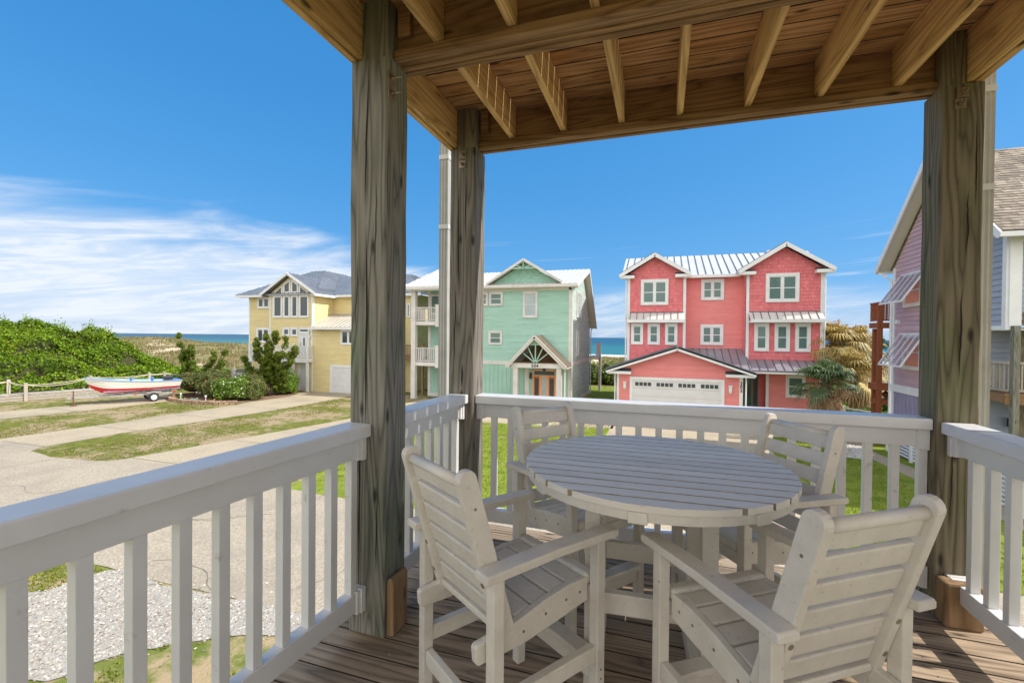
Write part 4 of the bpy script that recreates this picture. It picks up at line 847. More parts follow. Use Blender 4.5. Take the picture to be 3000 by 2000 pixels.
# the four raked panes in the gable
for (u0, u1, zl, zr) in ((-30.40, -29.42, 7.86, 8.50), (-29.32, -28.62, 8.60, 9.03), (-28.52, -27.82, 9.03, 8.60), (-27.72, -26.76, 8.50, 7.86)):
    f = MB(); g_ = MB(); o_ = 0.07
    outer = [(u0, 7.82), (u1, 7.82), (u1, max(zr, 7.84)), (u0, max(zl, 7.84))]; cx, cz = (u0 + u1) / 2, 7.82 + (max(zl, zr) - 7.82) * 0.42
    if zl < 7.9: outer = [(u0, 7.82), (u1, 7.82), (u1, zr)]; cx, cz = u0 + (u1 - u0) * 0.66, 7.82 + (zr - 7.82) * 0.33
    if zr < 7.9: outer = [(u0, 7.82), (u1, 7.82), (u0, zl)]; cx, cz = u0 + (u1 - u0) * 0.34, 7.82 + (zl - 7.82) * 0.33
    inner = [(cx + (p_[0] - cx) * 0.66, cz + (p_[1] - cz) * 0.66) for p_ in outer]; n = len(outer)
    for i in range(n):
        j = (i + 1) % n; q = [outer[i], outer[j], inner[j], inner[i]]; vs = [wf.P(*t_, 0.07) for t_ in q] + [wf.P(*t_, 0.0) for t_ in q]; f.add(vs, [(0, 1, 2, 3), (0, 4, 5, 1), (2, 6, 7, 3), (7, 6, 5, 4)])
    g_.add([wf.P(*t_, 0.035) for t_ in inner], [tuple(range(n))]); fo = f.build('window', M_trim, Y); g_.build('pane', M_glassd, fo)
window(wg, Y, -23.70, -22.3, 3.75, 4.95, 0.12, 2, 1, mg=M_glassd)
window(wu, Y, -19.30 + 0.0, -18.95 + 0.0, 5.95, 7.1, 0.08, 1, 1, mg=M_glass); window(wu, Y, -20.5, -19.4, 5.95, 7.1, 0.1, 2, 1, mg=M_glass)
# doors, balcony
door_panel(wf, Y, -27.62, -26.80, 2.72, 4.60, trim=0.1, panels=False, knob=-1); window(wf, Y, -27.72, -26.70, 4.62, 5.06, 0.09, 1, 1, mg=M_glassd)
dd = MB(); wf.box(dd, -27.28, -27.14, 3.55, 4.25, 0.03, 0.056); dd.build('door_light', M_glassd, Y)
door_panel(wf, Y, -27.63, -26.90, 0.02, 2.0, knob=-1)
garage_door(wg, Y, -24.50, -21.9, 1.99, lights=False, cols=3)
bl = MB(); bl.box(-32.25, -26.30, 28.95, 29.56, 2.34, 2.62); bl.box(-32.3, -26.25, 28.90, 28.95, 2.30, 2.66); bl.build('balcony_deck', M_trim, Y)
railing(Y, (-32.2, 28.98), (-26.34, 28.98), 2.66, 0.95, M_trim, 'balcony_railing', 0.15, 0.045, post=[(-32.2, 28.98), (-27.75, 28.98), (-26.34, 28.98)])
railing(Y, (-26.34, 29.0), (-26.34, 29.55), 2.66, 0.95, M_trim, 'balcony_railing', 0.15, 0.045)
for px in (-27.75, -26.36, -32.2): MB().box(px - 0.08, px + 0.08, 28.92, 29.08, 0, 2.28).build('porch_post', M_trim, Y)
lm = MB(); wf.box(lm, -26.66, -26.56, 4.25, 4.5, 0.03, 0.14); lm.build('wall_lamp', M_trim, Y)
# roofs
E1 = 29.35
roof(Y, [(-34.25, 29.35, 7.80), (-26.0, 29.35, 7.80), (-29.4, 34.5, 10.40), (-30.7, 34.5, 10.40)], M_roofg, M_seam)
roof(Y, [(-34.25, 29.35, 7.80), (-30.7, 34.5, 10.40), (-30.7, 37.5, 10.40), (-34.25, 42.0, 7.80)], M_roofg, M_seam)
roof(Y, [(-25.95, 29.35, 7.78), (-25.95, 42.0, 7.78), (-29.4, 37.5, 10.38), (-29.4, 34.5, 10.38)], M_roofg, M_seam)
roof(Y, [(-31.28, 29.15, 7.80), (-28.565, 29.15, 9.47), (-28.565, 33.0, 9.47), (-31.28, 29.9, 7.80)], M_roofg, M_seam)
roof(Y, [(-25.85, 29.15, 7.80), (-25.85, 32.3, 7.80), (-28.565, 33.0, 9.47), (-28.565, 29.15, 9.47)], M_roofg, M_seam)
roof(Y, [(-26.3, 31.55, 7.86), (-17.8, 31.55, 7.86), (-21.3, 35.8, 9.98), (-30.3, 35.8, 9.98)], M_roofg, M_seam)
roof(Y, [(-17.8, 31.55, 7.86), (-17.8, 41, 7.86), (-21.3, 36.8, 9.98), (-21.3, 35.8, 9.98)], M_roofg, M_seam)
roof(Y, [(-26.38, 29.15, 5.12), (-19.9, 29.15, 5.12), (-19.9, 32.0, 6.32), (-26.38, 32.0, 6.32)], mat('tan_metal_roof', (0.44, 0.39, 0.32), (0.52, 0.47, 0.40), 0.8, 0.35, rnd=0.08, metal=0.3), M_roofw)
f = MB()
for a, c, z in (((-34.27, 29.33), (-31.3, 29.33), 7.66), ((-25.8, 31.53), (-17.78, 31.53), 7.74), ((-26.4, 29.13), (-19.88, 29.13), 5.01)): f.bar((a[0], a[1], z), (c[0], c[1], z), 0.04, 0.17)
f.bar((-31.34, 29.13, 7.72), (-28.565, 29.13, 9.41), 0.05, 0.20); f.bar((-28.565, 29.13, 9.41), (-25.8, 29.13, 7.72), 0.05, 0.20); f.bar((-25.83, 29.15, 7.66), (-25.83, 31.9, 7.66), 0.04, 0.17)
f.build('fascia', M_trim, Y)
s_ = MB(); s_.box(-34.2, -31.3, 29.37, 29.9, 7.60, 7.66); s_.box(-26.36, -25.88, 29.2, 31.9, 7.60, 7.66); s_.box(-26.3, -17.9, 31.58, 32, 7.68, 7.74); s_.build('soffit', M_soffit, Y)
off(Y)
# rear timber deck of the yellow house, seen beyond its east end
t = thing('timber_deck', 'brown timber deck on tall posts behind the yellow house', 'deck', (-19, 31.2, 0))
dm = MB(); dm.box(-20.25, -17.2, 31.0, 31.9, 2.72, 2.90); dm.build('platform', M_brn, t); railing(t, (-20.2, 31.05), (-17.25, 31.05), 2.90, 0.85, M_brn, 'railing', 0.13, 0.03, post=[(-19.25, 31.05), (-17.3, 31.05)])
for px in (-19.25, -17.35): MB().box(px - 0.08, px + 0.08, 31.0, 31.16, 0, 2.72).build('deck_post', M_brn, t)
off(t)

# ------------------------------------------------------------ green house
G = thing('green_house', 'mint green three storey house with pale metal roof and number 204 over its entry', 'house', (-10.5, 33, 0))
gw_ = Wall('-y', 29.0); gr = Wall('-y', 30.6); gx = Wall('+x', -5.45); gl = Wall('-x', -15.78)
b = MB(); p = [(-12.4, 2.85), (-5.45, 2.85), (-5.45, 7.80), (-12.4, 7.80)]; lap(b, gw_, p, 0.15); backing(b, gw_, p)
p = [(-16.6, 5.5), (-12.4, 5.5), (-12.4, 7.9), (-16.6, 7.9)]; lap(b, gr, p, 0.15); backing(b, gr, p); p = [(-16.6, 2.6), (-12.4, 2.6), (-12.4, 5.3), (-16.6, 5.3)]; lap(b, gr, p, 0.15); backing(b, gr, p)
w_ = Wall('-x', -12.4); p = [(29.0, 0), (30.6, 0), (30.6, 7.8), (29.0, 7.8)]; lap(b, w_, p, 0.15); backing(b, w_, p)
batten(b, gw_, -12.4, -5.45, 0.0, 2.63); batten(b, gr, -16.6, -12.4, 0.25, 2.4); backing(b, gw_, [(-12.4, 0), (-5.45, 0), (-5.45, 2.63), (-12.4, 2.63)]); backing(b, gr, [(-16.6, 0), (-12.4, 0), (-12.4, 2.5), (-16.6, 2.5)])
w2_ = Wall('-x', -16.6); p = [(30.6, 0), (38, 0), (38, 7.9), (30.6, 7.9)]; lap(b, w2_, p, 0.15); backing(b, w2_, p)
b.build('wall', M_grn, G)
b = MB(); p = [(29.0, 0), (36.9, 0), (36.9, 5.55), (33.5, 9.25), (33.3, 9.25), (29.0, 7.82)]; lap(b, gx, p, 0.15); backing(b, gx, p); b.build('side_wall', M_grnside, G)
b = MB(); shakes(b, gw_, [(-10.55, 8.02), (-6.5, 8.02), (-7.75, 8.95), (-9.35, 8.95)], 0.15, (0.10, 0.18)); backing(b, gw_, [(-10.95, 8.0), (-6.2, 8.0), (-8.58, 9.42)]); b.build('gable_shingles', M_gshake, G)
b = MB(); gw_.box(b, -12.4, -5.45, 2.62, 2.86, 0, 0.05); gw_.box(b, -12.4, -5.45, 7.55, 7.80, 0, 0.05); corner(b, gw_, -5.53, 0, 7.8, 0.18, 0.05); corner(b, gx, 29.09, 0, 7.8, 0.2, 0.05); gx.box(b, 29.2, 36.9, 2.66, 2.9, 0, 0.04); corner(b, gr, -16.5, 0, 7.9, 0.22, 0.05); gr.box(b, -16.4, -12.45, 0.0, 0.25, 0, 0.05); gx.box(b, 29.2, 36.9, 0.0, 0.22, 0, 0.05)
b.build('trim_board', M_trimg, G)
window(gw_, G, -11.95, -11.20, 6.58, 7.52, 0.10, 1, 2, M_trimg); window(gw_, G, -11.10, -10.13, 6.58, 7.52, 0.10, 1, 2, M_trimg); window(gw_, G, -8.70, -7.70, 5.76, 7.52, 0.11, 1, 2, M_trimg, M_glassl); window(gw_, G, -11.13, -10.15, 3.94, 4.90, 0.11, 1, 2, M_trimg)
window(gr, G, -16.45, -14.6, 6.1, 7.62, 0.10, 1, 1, M_trimg)
for u0, u1, z0, z1 in ((30.6, 31.3, 5.85, 7.6), (31.7, 32.4, 5.85, 7.6), (30.6, 31.4, 3.2, 4.95)): window(gx, G, u0, u1, z0, z1, 0.08, 1, 2, M_trimg, M_glassl)
# roofs
roof(G, [(-13.5, 28.55, 7.92), (-5.0, 28.55, 7.92), (-5.0, 33.5, 9.50), (-13.5, 33.5, 9.50)], M_roofw, M_roofw, step=0.33)
roof(G, [(-5.0, 33.5, 9.50), (-5.0, 37.6, 5.35), (-16, 37.6, 5.35), (-16, 33.5, 9.50)], M_roofw, M_roofw)
roof(G, [(-17.65, 28.5, 8.0), (-13.0, 28.5, 8.0), (-15.3, 32.9, 10.45)], M_roofw, M_roofw); roof(G, [(-17.65, 28.5, 8.0), (-15.3, 32.9, 10.45), (-17.65, 37.3, 8.0)], M_roofw, M_roofw); roof(G, [(-13.0, 28.5, 8.0), (-13.0, 37.3, 8.0), (-15.3, 32.9, 10.45)], M_roofw, M_roofw)
roof(G, [(-11.12, 28.5, 8.08), (-8.58, 28.5, 9.60), (-8.58, 33.0, 9.60), (-11.12, 29.2, 8.08)], M_roofw, M_roofw); roof(G, [(-8.58, 28.5, 9.60), (-6.02, 28.5, 8.08), (-6.02, 29.2, 8.08), (-8.58, 33.0, 9.60)], M_roofw, M_roofw)
f = MB(); f.bar((-17.67, 28.48, 7.87), (-5.0, 28.48, 7.80), 0.04, 0.17); f.bar((-4.98, 28.5, 7.80), (-4.98, 33.5, 9.37), 0.04, 0.2); f.bar((-4.98, 33.5, 9.37), (-4.98, 37.6, 5.22), 0.04, 0.2)
f.bar((-11.16, 28.47, 8.00), (-8.58, 28.47, 9.53), 0.05, 0.15); f.bar((-8.58, 28.47, 9.53), (-5.98, 28.47, 8.00), 0.05, 0.15); f.build('fascia', M_trimg, G)
f = MB(); f.box(-17.6, -5.0, 28.5, 29.0, 7.70, 7.74); f.box(-5.44, -4.99, 29.2, 29.24, 7.7, 7.75)
f.add([(-5.44, 28.6, 7.73), (-5.0, 28.6, 7.73), (-5.0, 33.5, 9.36), (-5.44, 33.5, 9.36)], [(0, 1, 2, 3)]); f.add([(-5.44, 33.5, 9.36), (-5.0, 33.5, 9.36), (-5.0, 37.5, 5.22), (-5.44, 37.5, 5.22)], [(0, 1, 2, 3)]); f.build('soffit', M_soffit, G)
tr_ = MB(); tr_.bar((-9.55, 28.52, 8.98), (-7.6, 28.52, 8.98), 0.06, 0.08)
for dx in (-0.5, 0, 0.5): tr_.bar((-8.58 + dx * 0.12, 28.52, 9.0), (-8.58 + dx, 28.52, 9.40 - abs(dx) * 0.45), 0.06, 0.06, up=(0, 1, 0))
tr_.build('gable_truss', M_grn, G)
MB().tube([(-10.6, 31.0, 8.70), (-10.6, 31.0, 9.0)], 0.05, 8).build('vent_pipe', M_black, G)
# wrap porch on the west end
pr = MB()
for x_, y_, w_ in ((-16.87, 28.98, 0.165),): pr.box(x_ - w_, x_ + w_, y_ - w_, y_ + w_, 0, 7.78)
for x_ in (-14.98,):
    for z0, z1 in ((2.66, 3.78), (5.55, 6.67)): pr.box(x_ - 0.14, x_ + 0.14, 28.84, 29.12, z0 - 0.4, z1); pr.box(x_ - 0.18, x_ + 0.18, 28.80, 29.16, z1, z1 + 0.05)
pr.build('porch_column', M_trimg, G)
for z0, h in ((2.62, 1.0), (5.52, 1.0)):
    MB().box(-17.0, -12.4, 28.9, 30.6, z0 - 0.25, z0).build('porch_floor', M_trimg, G)
    railing(G, (-16.75, 28.98), (-12.45, 28.98), z0, h, M_trimg, 'porch_railing', 0.17, 0.05)
    railing(G, (-16.87, 29.1), (-16.87, 30.5), z0, h, M_trimg, 'porch_railing', 0.17, 0.05)
# entry porch with its trussed gable
e = MB(); EY = 27.4
for x_ in (-8.70, -5.90): e.box(x_ - 0.15, x_ + 0.15, EY - 0.02, EY + 0.28, 0, 2.55)
e.build('entry_column', M_trimg, G)
e = MB(); e.box(-8.95, -5.65, EY - 0.05, EY + 0.25, 2.56, 2.84); e.box(-8.95, -8.75, EY + 0.25, 29, 2.56, 2.84); e.box(-5.85, -5.65, EY + 0.25, 29, 2.56, 2.84)
e.bar((-9.22, EY - 0.25, 2.60), (-7.42, EY - 0.25, 4.50), 0.05, 0.22); e.bar((-7.42, EY - 0.25, 4.50), (-5.42, EY - 0.25, 2.60), 0.05, 0.22); e.build('entry_beam', M_trimg, G)
e = MB(); c_ = Vector((-7.40, EY + 0.02, 2.86))
for a in (38, 64, 90, 116, 142): L_ = {38: 1.15, 64: 1.22, 90: 1.15, 116: 1.22, 142: 1.15}[a]; e.bar(c_, c_ + Vector((math.cos(R(a)) * L_, 0, math.sin(R(a)) * L_)), 0.06, 0.09, up=(0, 1, 0))
e.bar((-8.05, EY + 0.02, 4.02), (-6.75, EY + 0.02, 4.02), 0.07, 0.08); e.build('entry_truss', M_grn, G)
roof(G, [(-9.28, EY - 0.3, 2.64), (-7.42, EY - 0.3, 4.60), (-7.42, 29.0, 4.60), (-9.28, 29.0, 2.64)], M_roofw, M_trimg, step=0.16, rib=0.02); roof(G, [(-7.42, EY - 0.3, 4.60), (-5.36, EY - 0.3, 2.64), (-5.36, 29.0, 2.64), (-7.42, 29.0, 4.60)], mat('tan_porch_roof', (0.50, 0.45, 0.38), (0.58, 0.53, 0.45), 0.8, 0.4, rnd=0.1, metal=0.2), mat('tan_seam', (0.25, 0.21, 0.16), rough=0.5), step=0.16, rib=0.03)
e = MB(); e.box(-8.7, -6.0, EY + 0.3, 28.95, 2.86, 2.9); e.build('entry_ceiling', M_brn, G)
e = MB(); e.add([(-7.95, EY + 0.02, 4.05), (-6.85, EY + 0.02, 4.05), (-7.42, EY + 0.02, 4.48)], [(0, 1, 2)]); e.build('entry_gable_infill', M_gshake, G)
e = MB(); e.add([(-8.75, 28.9, 2.9), (-6.05, 28.9, 2.9), (-7.42, 28.9, 4.45)], [(0, 1, 2)]); e.build('entry_gable_back', M_brn, G)
text(G, '204', 0.26, (-7.42, EY - 0.065, 2.62), M_digit)
gd = MB(); 
for u0, u1 in ((-8.02, -7.90), (-6.50, -6.38), (-7.52, -7.42), (-6.98, -6.90)): gw_.box(gd, u0, u1, 0, 2.32 if u0 in (-8.02, -6.50) else 1.95, 0, 0.07)
gw_.box(gd, -7.9, -6.5, 2.28, 2.40, 0, 0.07); gw_.box(gd, -7.9, -6.5, 1.93, 2.0, 0, 0.07); gd.build('door_frame', M_peach, G)
gd = MB(); gw_.box(gd, -7.9, -7.52, 0, 1.93, 0, 0.05); gw_.box(gd, -6.9, -6.5, 0, 1.93, 0, 0.05); gd.build('sidelight', M_orange, G)
gd = MB(); gw_.box(gd, -7.42, -6.98, 0.02, 1.93, 0, 0.05); dd_ = gd.build('door', M_peach, G); gd = MB(); gw_.box(gd, -7.34, -7.06, 0.3, 1.8, 0.05, 0.056); gd.build('door_glass', M_glassl, dd_)
gd = MB(); gw_.box(gd, -7.86, -6.54, 2.02, 2.26, 0.03, 0.04); gw_.box(gd, -7.84, -7.58, 0.3, 1.8, 0.05, 0.058); gw_.box(gd, -6.84, -6.56, 0.3, 1.8, 0.05, 0.058); gd.build('transom', M_glassd, G)
gd = MB(); gw_.box(gd, -8.52, -8.24, 0, 2.6, 0, 0.06); gd.build('door_trim', M_trimg, G)
gd = MB(); gw_.box(gd, -8.15, -8.02, 1.75, 2.05, 0.12, 0.25); gw_.box(gd, -8.12, -8.05, 2.05, 2.14, 0.04, 0.22); gd.build('wall_lamp', M_black, G); gd = MB(); gd.tube([(-7.0, 28.1, 2.86), (-7.0, 28.1, 2.55)], 0.015, 6); gd.tube([(-7.0, 28.1, 2.55), (-7.0, 28.1, 2.45), (-7.0, 28.1, 2.30)], [0.05, 0.13, 0.03], 8); gd.build('hanging_lantern', M_black, G)
def spout(parent, x, y, z0, z1, m=M_trimg, dx=0.0, dy=0.35): MB().tube([(x - dx, y - dy, z1 + 0.25), (x - dx, y - dy, z1 + 0.15), (x, y, z1 - 0.1), (x, y, z0)], 0.045, 6).build('downspout', m, parent)
spout(G, -5.38, 28.90, 0, 7.6, dy=0.35); spout(G, -5.36, 37.0, 0, 5.0, dy=-0.4); spout(G, -5.55, EY + 0.1, 0, 2.45, dx=-0.1, dy=0.2)
e = MB(); e.box(-5.45, -4.75, 36.9, 39.0, 2.75, 3.0); e.box(-4.95, -4.75, 38.8, 39.0, 0, 2.75); e.build('rear_porch', M_trimg, G); railing(G, (-4.85, 37.0), (-4.85, 38.9), 3.0, 0.95, M_trimg, 'rear_railing', 0.16, 0.05, post=True)
off(G)
# a lounge chair on the lower porch
ac = thing('porch_chair', 'teal slatted chair on the lower porch of the mint green house', 'chair', (-15.0, 29.9, 2.62))
k_ = MB()
for i in range(6): x_ = -0.27 + i * 0.108; hh = 1.02 - 0.03 * abs(i - 2.5) ** 2; k_.bar((x_ * 0.85, 0.10, 0.38), (x_ * 1.05, 0.36, hh), 0.085, 0.02, up=(0, 1, 0))
k_.build('backrest', M_teal, ac); k_ = MB()
for i in range(5): k_.box(-0.27, 0.27, -0.40 + i * 0.11, -0.31 + i * 0.11, 0.38, 0.40)
k_.build('seat', M_teal, ac)
for s in (-1, 1):
    MB().box(s * 0.3 - 0.05, s * 0.3 + 0.05, -0.42, 0.25, 0.56, 0.58).build('armrest', M_teal, ac)
    for y_ in (-0.36, 0.2): MB().box(s * 0.3 - 0.02, s * 0.3 + 0.02, y_ - 0.04, y_ + 0.04, 0, 0.56).build('leg', M_teal, ac)

# ------------------------------------------------------------ pink house
P = thing('pink_house', 'coral pink three storey house with two shingled gables and a white garage door', 'house', (3.2, 33, 0))
pg = Wall('-y', 28.3); pb = Wall('-y', 30.3); pc = Wall('-y', 31.3); GX0, GX1, GC = -2.5, 4.43, 0.93
b = MB(); p = [(GX0, 0), (GX1, 0), (GX1, 2.62), (GC, 3.92), (GX0, 2.62)]; lap(b, pg, p); backing(b, pg, p)
for fc_, x_ in (('-x', GX0), ('+x', GX1)): w_ = Wall(fc_, x_); p = [(28.3, 0), (30.3 if fc_ == '-x' else 31.3, 0), (30.3 if fc_ == '-x' else 31.3, 2.5), (28.3, 2.5)]; lap(b, w_, p); backing(b, w_, p)
p = [(1.46, 2.6), (4.85, 2.6), (4.85, 8.45), (1.46, 8.45)]; lap(b, pc, p); backing(b, pc, p)
w_ = Wall('-x', 4.85); p = [(30.3, 2.6), (31.3, 2.6), (31.3, 8.45), (30.3, 8.45)]; lap(b, w_, p); backing(b, w_, p); w_ = Wall('+x', 1.46); lap(b, w_, p); backing(b, w_, p)
p = [(6.12, 0), (8.83, 0), (8.83, 2.6), (6.12, 2.6)]; lap(b, pb, p); backing(b, pb, p); w_ = Wall('-x', 6.12); p = [(30.3, 0), (31.4, 0), (31.4, 2.6), (30.3, 2.6)]; lap(b, w_, p); backing(b, w_, p)
w_ = Wall('-y', 31.4); p = [(4.43, 0), (6.12, 0), (6.12, 2.6), (4.43, 2.6)]; lap(b, w_, p); backing(b, w_, p)
w_ = Wall('+x', 8.83); p = [(30.3, 0), (39, 0), (39, 8.5), (35, 10.2), (30.3, 8.5)]; lap(b, w_, p); backing(b, w_, p); w_ = Wall('-x', -2.04); lap(b, w_, p); backing(b, w_, p)
b.build('wall', M_pink, P)
b = MB(); p = [(-2.04, 3.0), (1.46, 3.0), (1.46, 8.55), (-0.29, 9.60), (-2.04, 8.55)]; p[3] = (-0.40, 9.62); shakes(b, pb, p); backing(b, pb, p)
p = [(4.85, 2.9), (8.83, 2.9), (8.83, 8.6), (6.84, 9.90), (4.85, 8.6)]; shakes(b, pb, p); backing(b, pb, p); b.build('shingle_wall', M_shake, P)
b = MB()
for u, z0, z1 in ((-1.98, 3.0, 8.5), (1.40, 3.3, 8.5), (4.93, 3.2, 8.5), (8.77, 0, 8.55)): corner(b, pb, u, z0, z1, 0.16, 0.05)
corner(b, pg, GX0 + 0.07, 0, 2.5, 0.14, 0.05); corner(b, pg, GX1 - 0.09, 0, 2.5, 0.18, 0.05); corner(b, pb, 6.04, 0, 2.5, 0.16, 0.05)
w_ = Wall('+x', 8.83); corner(b, w_, 30.36, 0, 8.5, 0.14, 0.04)
b.build('corner_board', M_trim, P)
window(pb, P, -1.23, 0.44, 6.59, 8.22, 0.15, 2, 2); window(pb, P, 5.88, 7.61, 6.67, 8.36, 0.16, 2, 2); window(pc, P, 2.42, 3.75, 6.92, 8.25, 0.15, 2, 2); window(pc, P, 2.41, 3.74, 4.09, 5.39, 0.15, 2, 2)
for a, c in ((-1.80, -1.06), (-0.78, -0.04), (0.27, 1.00)): window(pb, P, a, c, 4.08, 5.42, 0.14, 1, 2)
for a, c in ((5.31, 6.09), (6.38, 7.17), (7.44, 8.22)): window(pb, P, a, c, 3.78, 5.44, 0.15, 1, 2)
window(pb, P, 7.00, 8.0, 1.10, 2.42, 0.13, 1, 2)
for x0, x1 in ((-2.06, 1.40), (5.0, 8.78)):
    o_ = roof(P, [(x0, 29.68, 5.66), (x1, 29.68, 5.66), (x1, 30.28, 6.10), (x0, 30.28, 6.10)], M_roofw, M_seam, name='awning', th=0.04)
    f = MB(); f.box(x0 + 0.03, x1 - 0.03, 29.70, 30.3, 5.46, 5.60); f.box(x0 + 0.01, x1 - 0.01, 29.66, 29.70, 5.47, 5.62); f.build('awning_trim', M_trim, o_)
    f = MB(); f.box(x0, x1, 30.26, 30.30, 6.09, 6.14); f.build('flashing', M_seam, o_)
garage_door(pg, P, -1.56, 3.31, 2.0)
for x_ in (-2.02, 3.78):
    q = MB(); pg.box(q, x_ - 0.08, x_ + 0.08, 1.50, 1.84, 0.03, 0.19); pg.box(q, x_ - 0.10, x_ + 0.10, 1.80, 1.86, 0.03, 0.22); o_ = q.build('wall_lamp', M_trim, P); q = MB(); pg.box(q, x_ - 0.065, x_ + 0.065, 1.40, 1.50, 0.05, 0.16); q.build('lamp_glass', M_soffit, o_)
text(P, '202', 0.24, (GX1 - 0.09, 28.235, 1.92), M_digit, vertical=True)
# roofs: main, bay gables, garage gable, entry shed
roof(P, [(-2.5, 30.85, 8.50), (9.25, 30.85, 8.50), (9.25, 35.0, 10.40), (-2.5, 35.0, 10.40)], M_roofw, M_seam, step=0.45, rib=0.045); roof(P, [(-2.5, 35.0, 10.40), (9.25, 35.0, 10.40), (9.25, 39.6, 8.3), (-2.5, 39.6, 8.3)], M_roofw, M_seam)
f = MB()
for xl, xc, xr, ze, zp in ((-2.52, -0.40, 1.72, 8.58, 9.85), (4.40, 6.84, 9.28, 8.60, 10.13)):
    roof(P, [(xl, 29.85, ze), (xc, 29.85, zp), (xc, 34.6, zp), (xl, 31.4, ze)], M_roofp, M_seam); roof(P, [(xc, 29.85, zp), (xr, 29.85, ze), (xr, 31.4, ze), (xc, 34.6, zp)], M_roofp, M_seam)
    f.bar((xl - 0.02, 29.83, ze - 0.16), (xc, 29.83, zp - 0.15), 0.05, 0.20); f.bar((xc, 29.83, zp - 0.15), (xr + 0.02, 29.83, ze - 0.16), 0.05, 0.20)
    f.box(xl, xl + 0.90, 29.86, 30.28, ze - 0.30, ze - 0.12); f.box(xr - 0.90, xr, 29.86, 30.28, ze - 0.30, ze - 0.12)
    q = MB(); q.add([(xl + 0.1, 29.88, ze - 0.115), (xl + 0.9, 29.88, ze - 0.115), (xl + 0.9, 30.28, ze + 0.03), (xl + 0.1, 30.28, ze + 0.03)], [(0, 1, 2, 3)]); q.add([(xr - 0.9, 29.88, ze - 0.115), (xr - 0.1, 29.88, ze - 0.115), (xr - 0.1, 30.28, ze + 0.03), (xr - 0.9, 30.28, ze + 0.03)], [(0, 1, 2, 3)]); q.build('eave_return', M_seam, P)
f.bar((1.5, 30.83, 8.40), (4.6, 30.83, 8.40), 0.05, 0.18); f.bar((GX0 - 0.62, 27.83, 2.50), (GC, 27.83, 3.90), 0.06, 0.22); f.bar((GC, 27.83, 3.90), (GX1 + 0.60, 27.83, 2.50), 0.06, 0.22)
f.box(GX0 - 0.55, GX0 + 0.85, 27.88, 28.27, 2.34, 2.50); f.box(GX1 - 0.92, GX1 + 0.55, 27.88, 28.27, 2.34, 2.50); f.bar((4.9, 29.1, 2.60), (9.0, 29.1, 2.60), 0.10, 0.14); f.build('fascia', M_trim, P)
q = MB(); 
for a, c in ((GX0 - 0.5, GX0 + 0.85), (GX1 - 0.92, GX1 + 0.45)): q.add([(a, 27.9, 2.505), (c, 27.9, 2.505), (c, 28.28, 2.66), (a, 28.28, 2.66)], [(0, 1, 2, 3)])
q.build('eave_return', M_seam, P)
roof(P, [(GX0 - 0.65, 27.8, 2.60), (GC, 27.8, 4.02), (GC, 30.28, 4.02), (GX0 - 0.65, 30.28, 2.60)], M_roofp, M_seam); roof(P, [(GC, 27.8, 4.02), (GX1 + 0.62, 27.8, 2.60), (GX1 + 0.62, 30.28, 2.60), (GC, 31.28, 4.02)][:4], M_roofp, M_seam)
M_roofv = mat('violet_metal_roof', (0.27, 0.25, 0.30), (0.33, 0.31, 0.36), 0.8, 0.4, rnd=0.1, metal=0.3)
roof(P, [(1.3, 28.6, 2.66), (4.95, 28.6, 2.66), (4.95, 31.28, 3.88), (1.3, 31.28, 3.88)], M_roofv, M_seam, step=0.42); roof(P, [(4.8, 29.05, 2.72), (9.05, 29.05, 2.72), (9.05, 30.28, 3.26), (4.8, 30.28, 3.26)], M_roofv, M_seam, step=0.42)
q = MB(); q.box(4.9, 8.9, 29.15, 30.3, 2.52, 2.56); q.box(4.5, 6.1, 30.3, 31.4, 2.52, 2.56); q.build('soffit', M_soffit, P)
q = MB(); w_ = Wall('-y', 31.4); w_.box(q, 4.9, 5.40, 0, 2.2, 0, 0.05); w_.box(q, 5.46, 5.75, 0, 2.2, 0, 0.05); w_.box(q, 4.86, 5.8, 2.2, 2.35, 0, 0.06); o_ = q.build('door', M_teal, P); q = MB(); w_.box(q, 5.0, 5.3, 0.9, 2.0, 0.05, 0.06); w_.box(q, 5.52, 5.69, 0.5, 2.0, 0.05, 0.06); q.build('door_glass', M_glassd, o_)
spout(P, -2.14, 30.22, 3.0, 8.4, M_trim, 0.1, 0.3); spout(P, 8.90, 30.22, 3.0, 8.4, M_trim, -0.12, 0.3); spout(P, GX0 - 0.1, 28.24, 0, 2.4, M_trim, 0.3, 0.3); spout(P, 4.60, 28.35, 0, 2.4, M_trim, -0.25, 0.35)
MB().box(6.9, 7.3, 35.3, 35.5, 10.2, 10.62).build('vent_pipe', M_trimg, P)
off(P)

# ------------------------------------------------------------ blue house on the right
B = thing('blue_house', 'grey blue lap sided house with brown shingle roof and tilted shutters', 'house', (12.5, 19.5, 0))
bx = Wall('-x', 9.0); by = Wall('-y', 16.0); byl = Wall('-y', 17.25)
b = MB(); p = [(16.0, 4.92), (17.25, 4.92), (17.25, 2.72), (22.4, 2.72), (22.4, 7.40), (19.2, 10.45), (16.0, 7.40)]
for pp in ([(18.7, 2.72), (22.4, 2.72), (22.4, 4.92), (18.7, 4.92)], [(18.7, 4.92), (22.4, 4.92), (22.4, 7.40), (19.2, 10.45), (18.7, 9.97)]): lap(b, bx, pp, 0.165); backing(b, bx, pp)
b.build('side_wall', M_bounce, B); b = MB()  # far half of the same wall, pink bounce light put into its colour
for pp in ([(17.25, 2.72), (18.7, 2.72), (18.7, 4.92), (17.25, 4.92)], [(16.0, 4.92), (18.7, 4.92), (18.7, 9.97), (16.0, 7.40)]): lap(b, bx, pp, 0.165); backing(b, bx, pp)
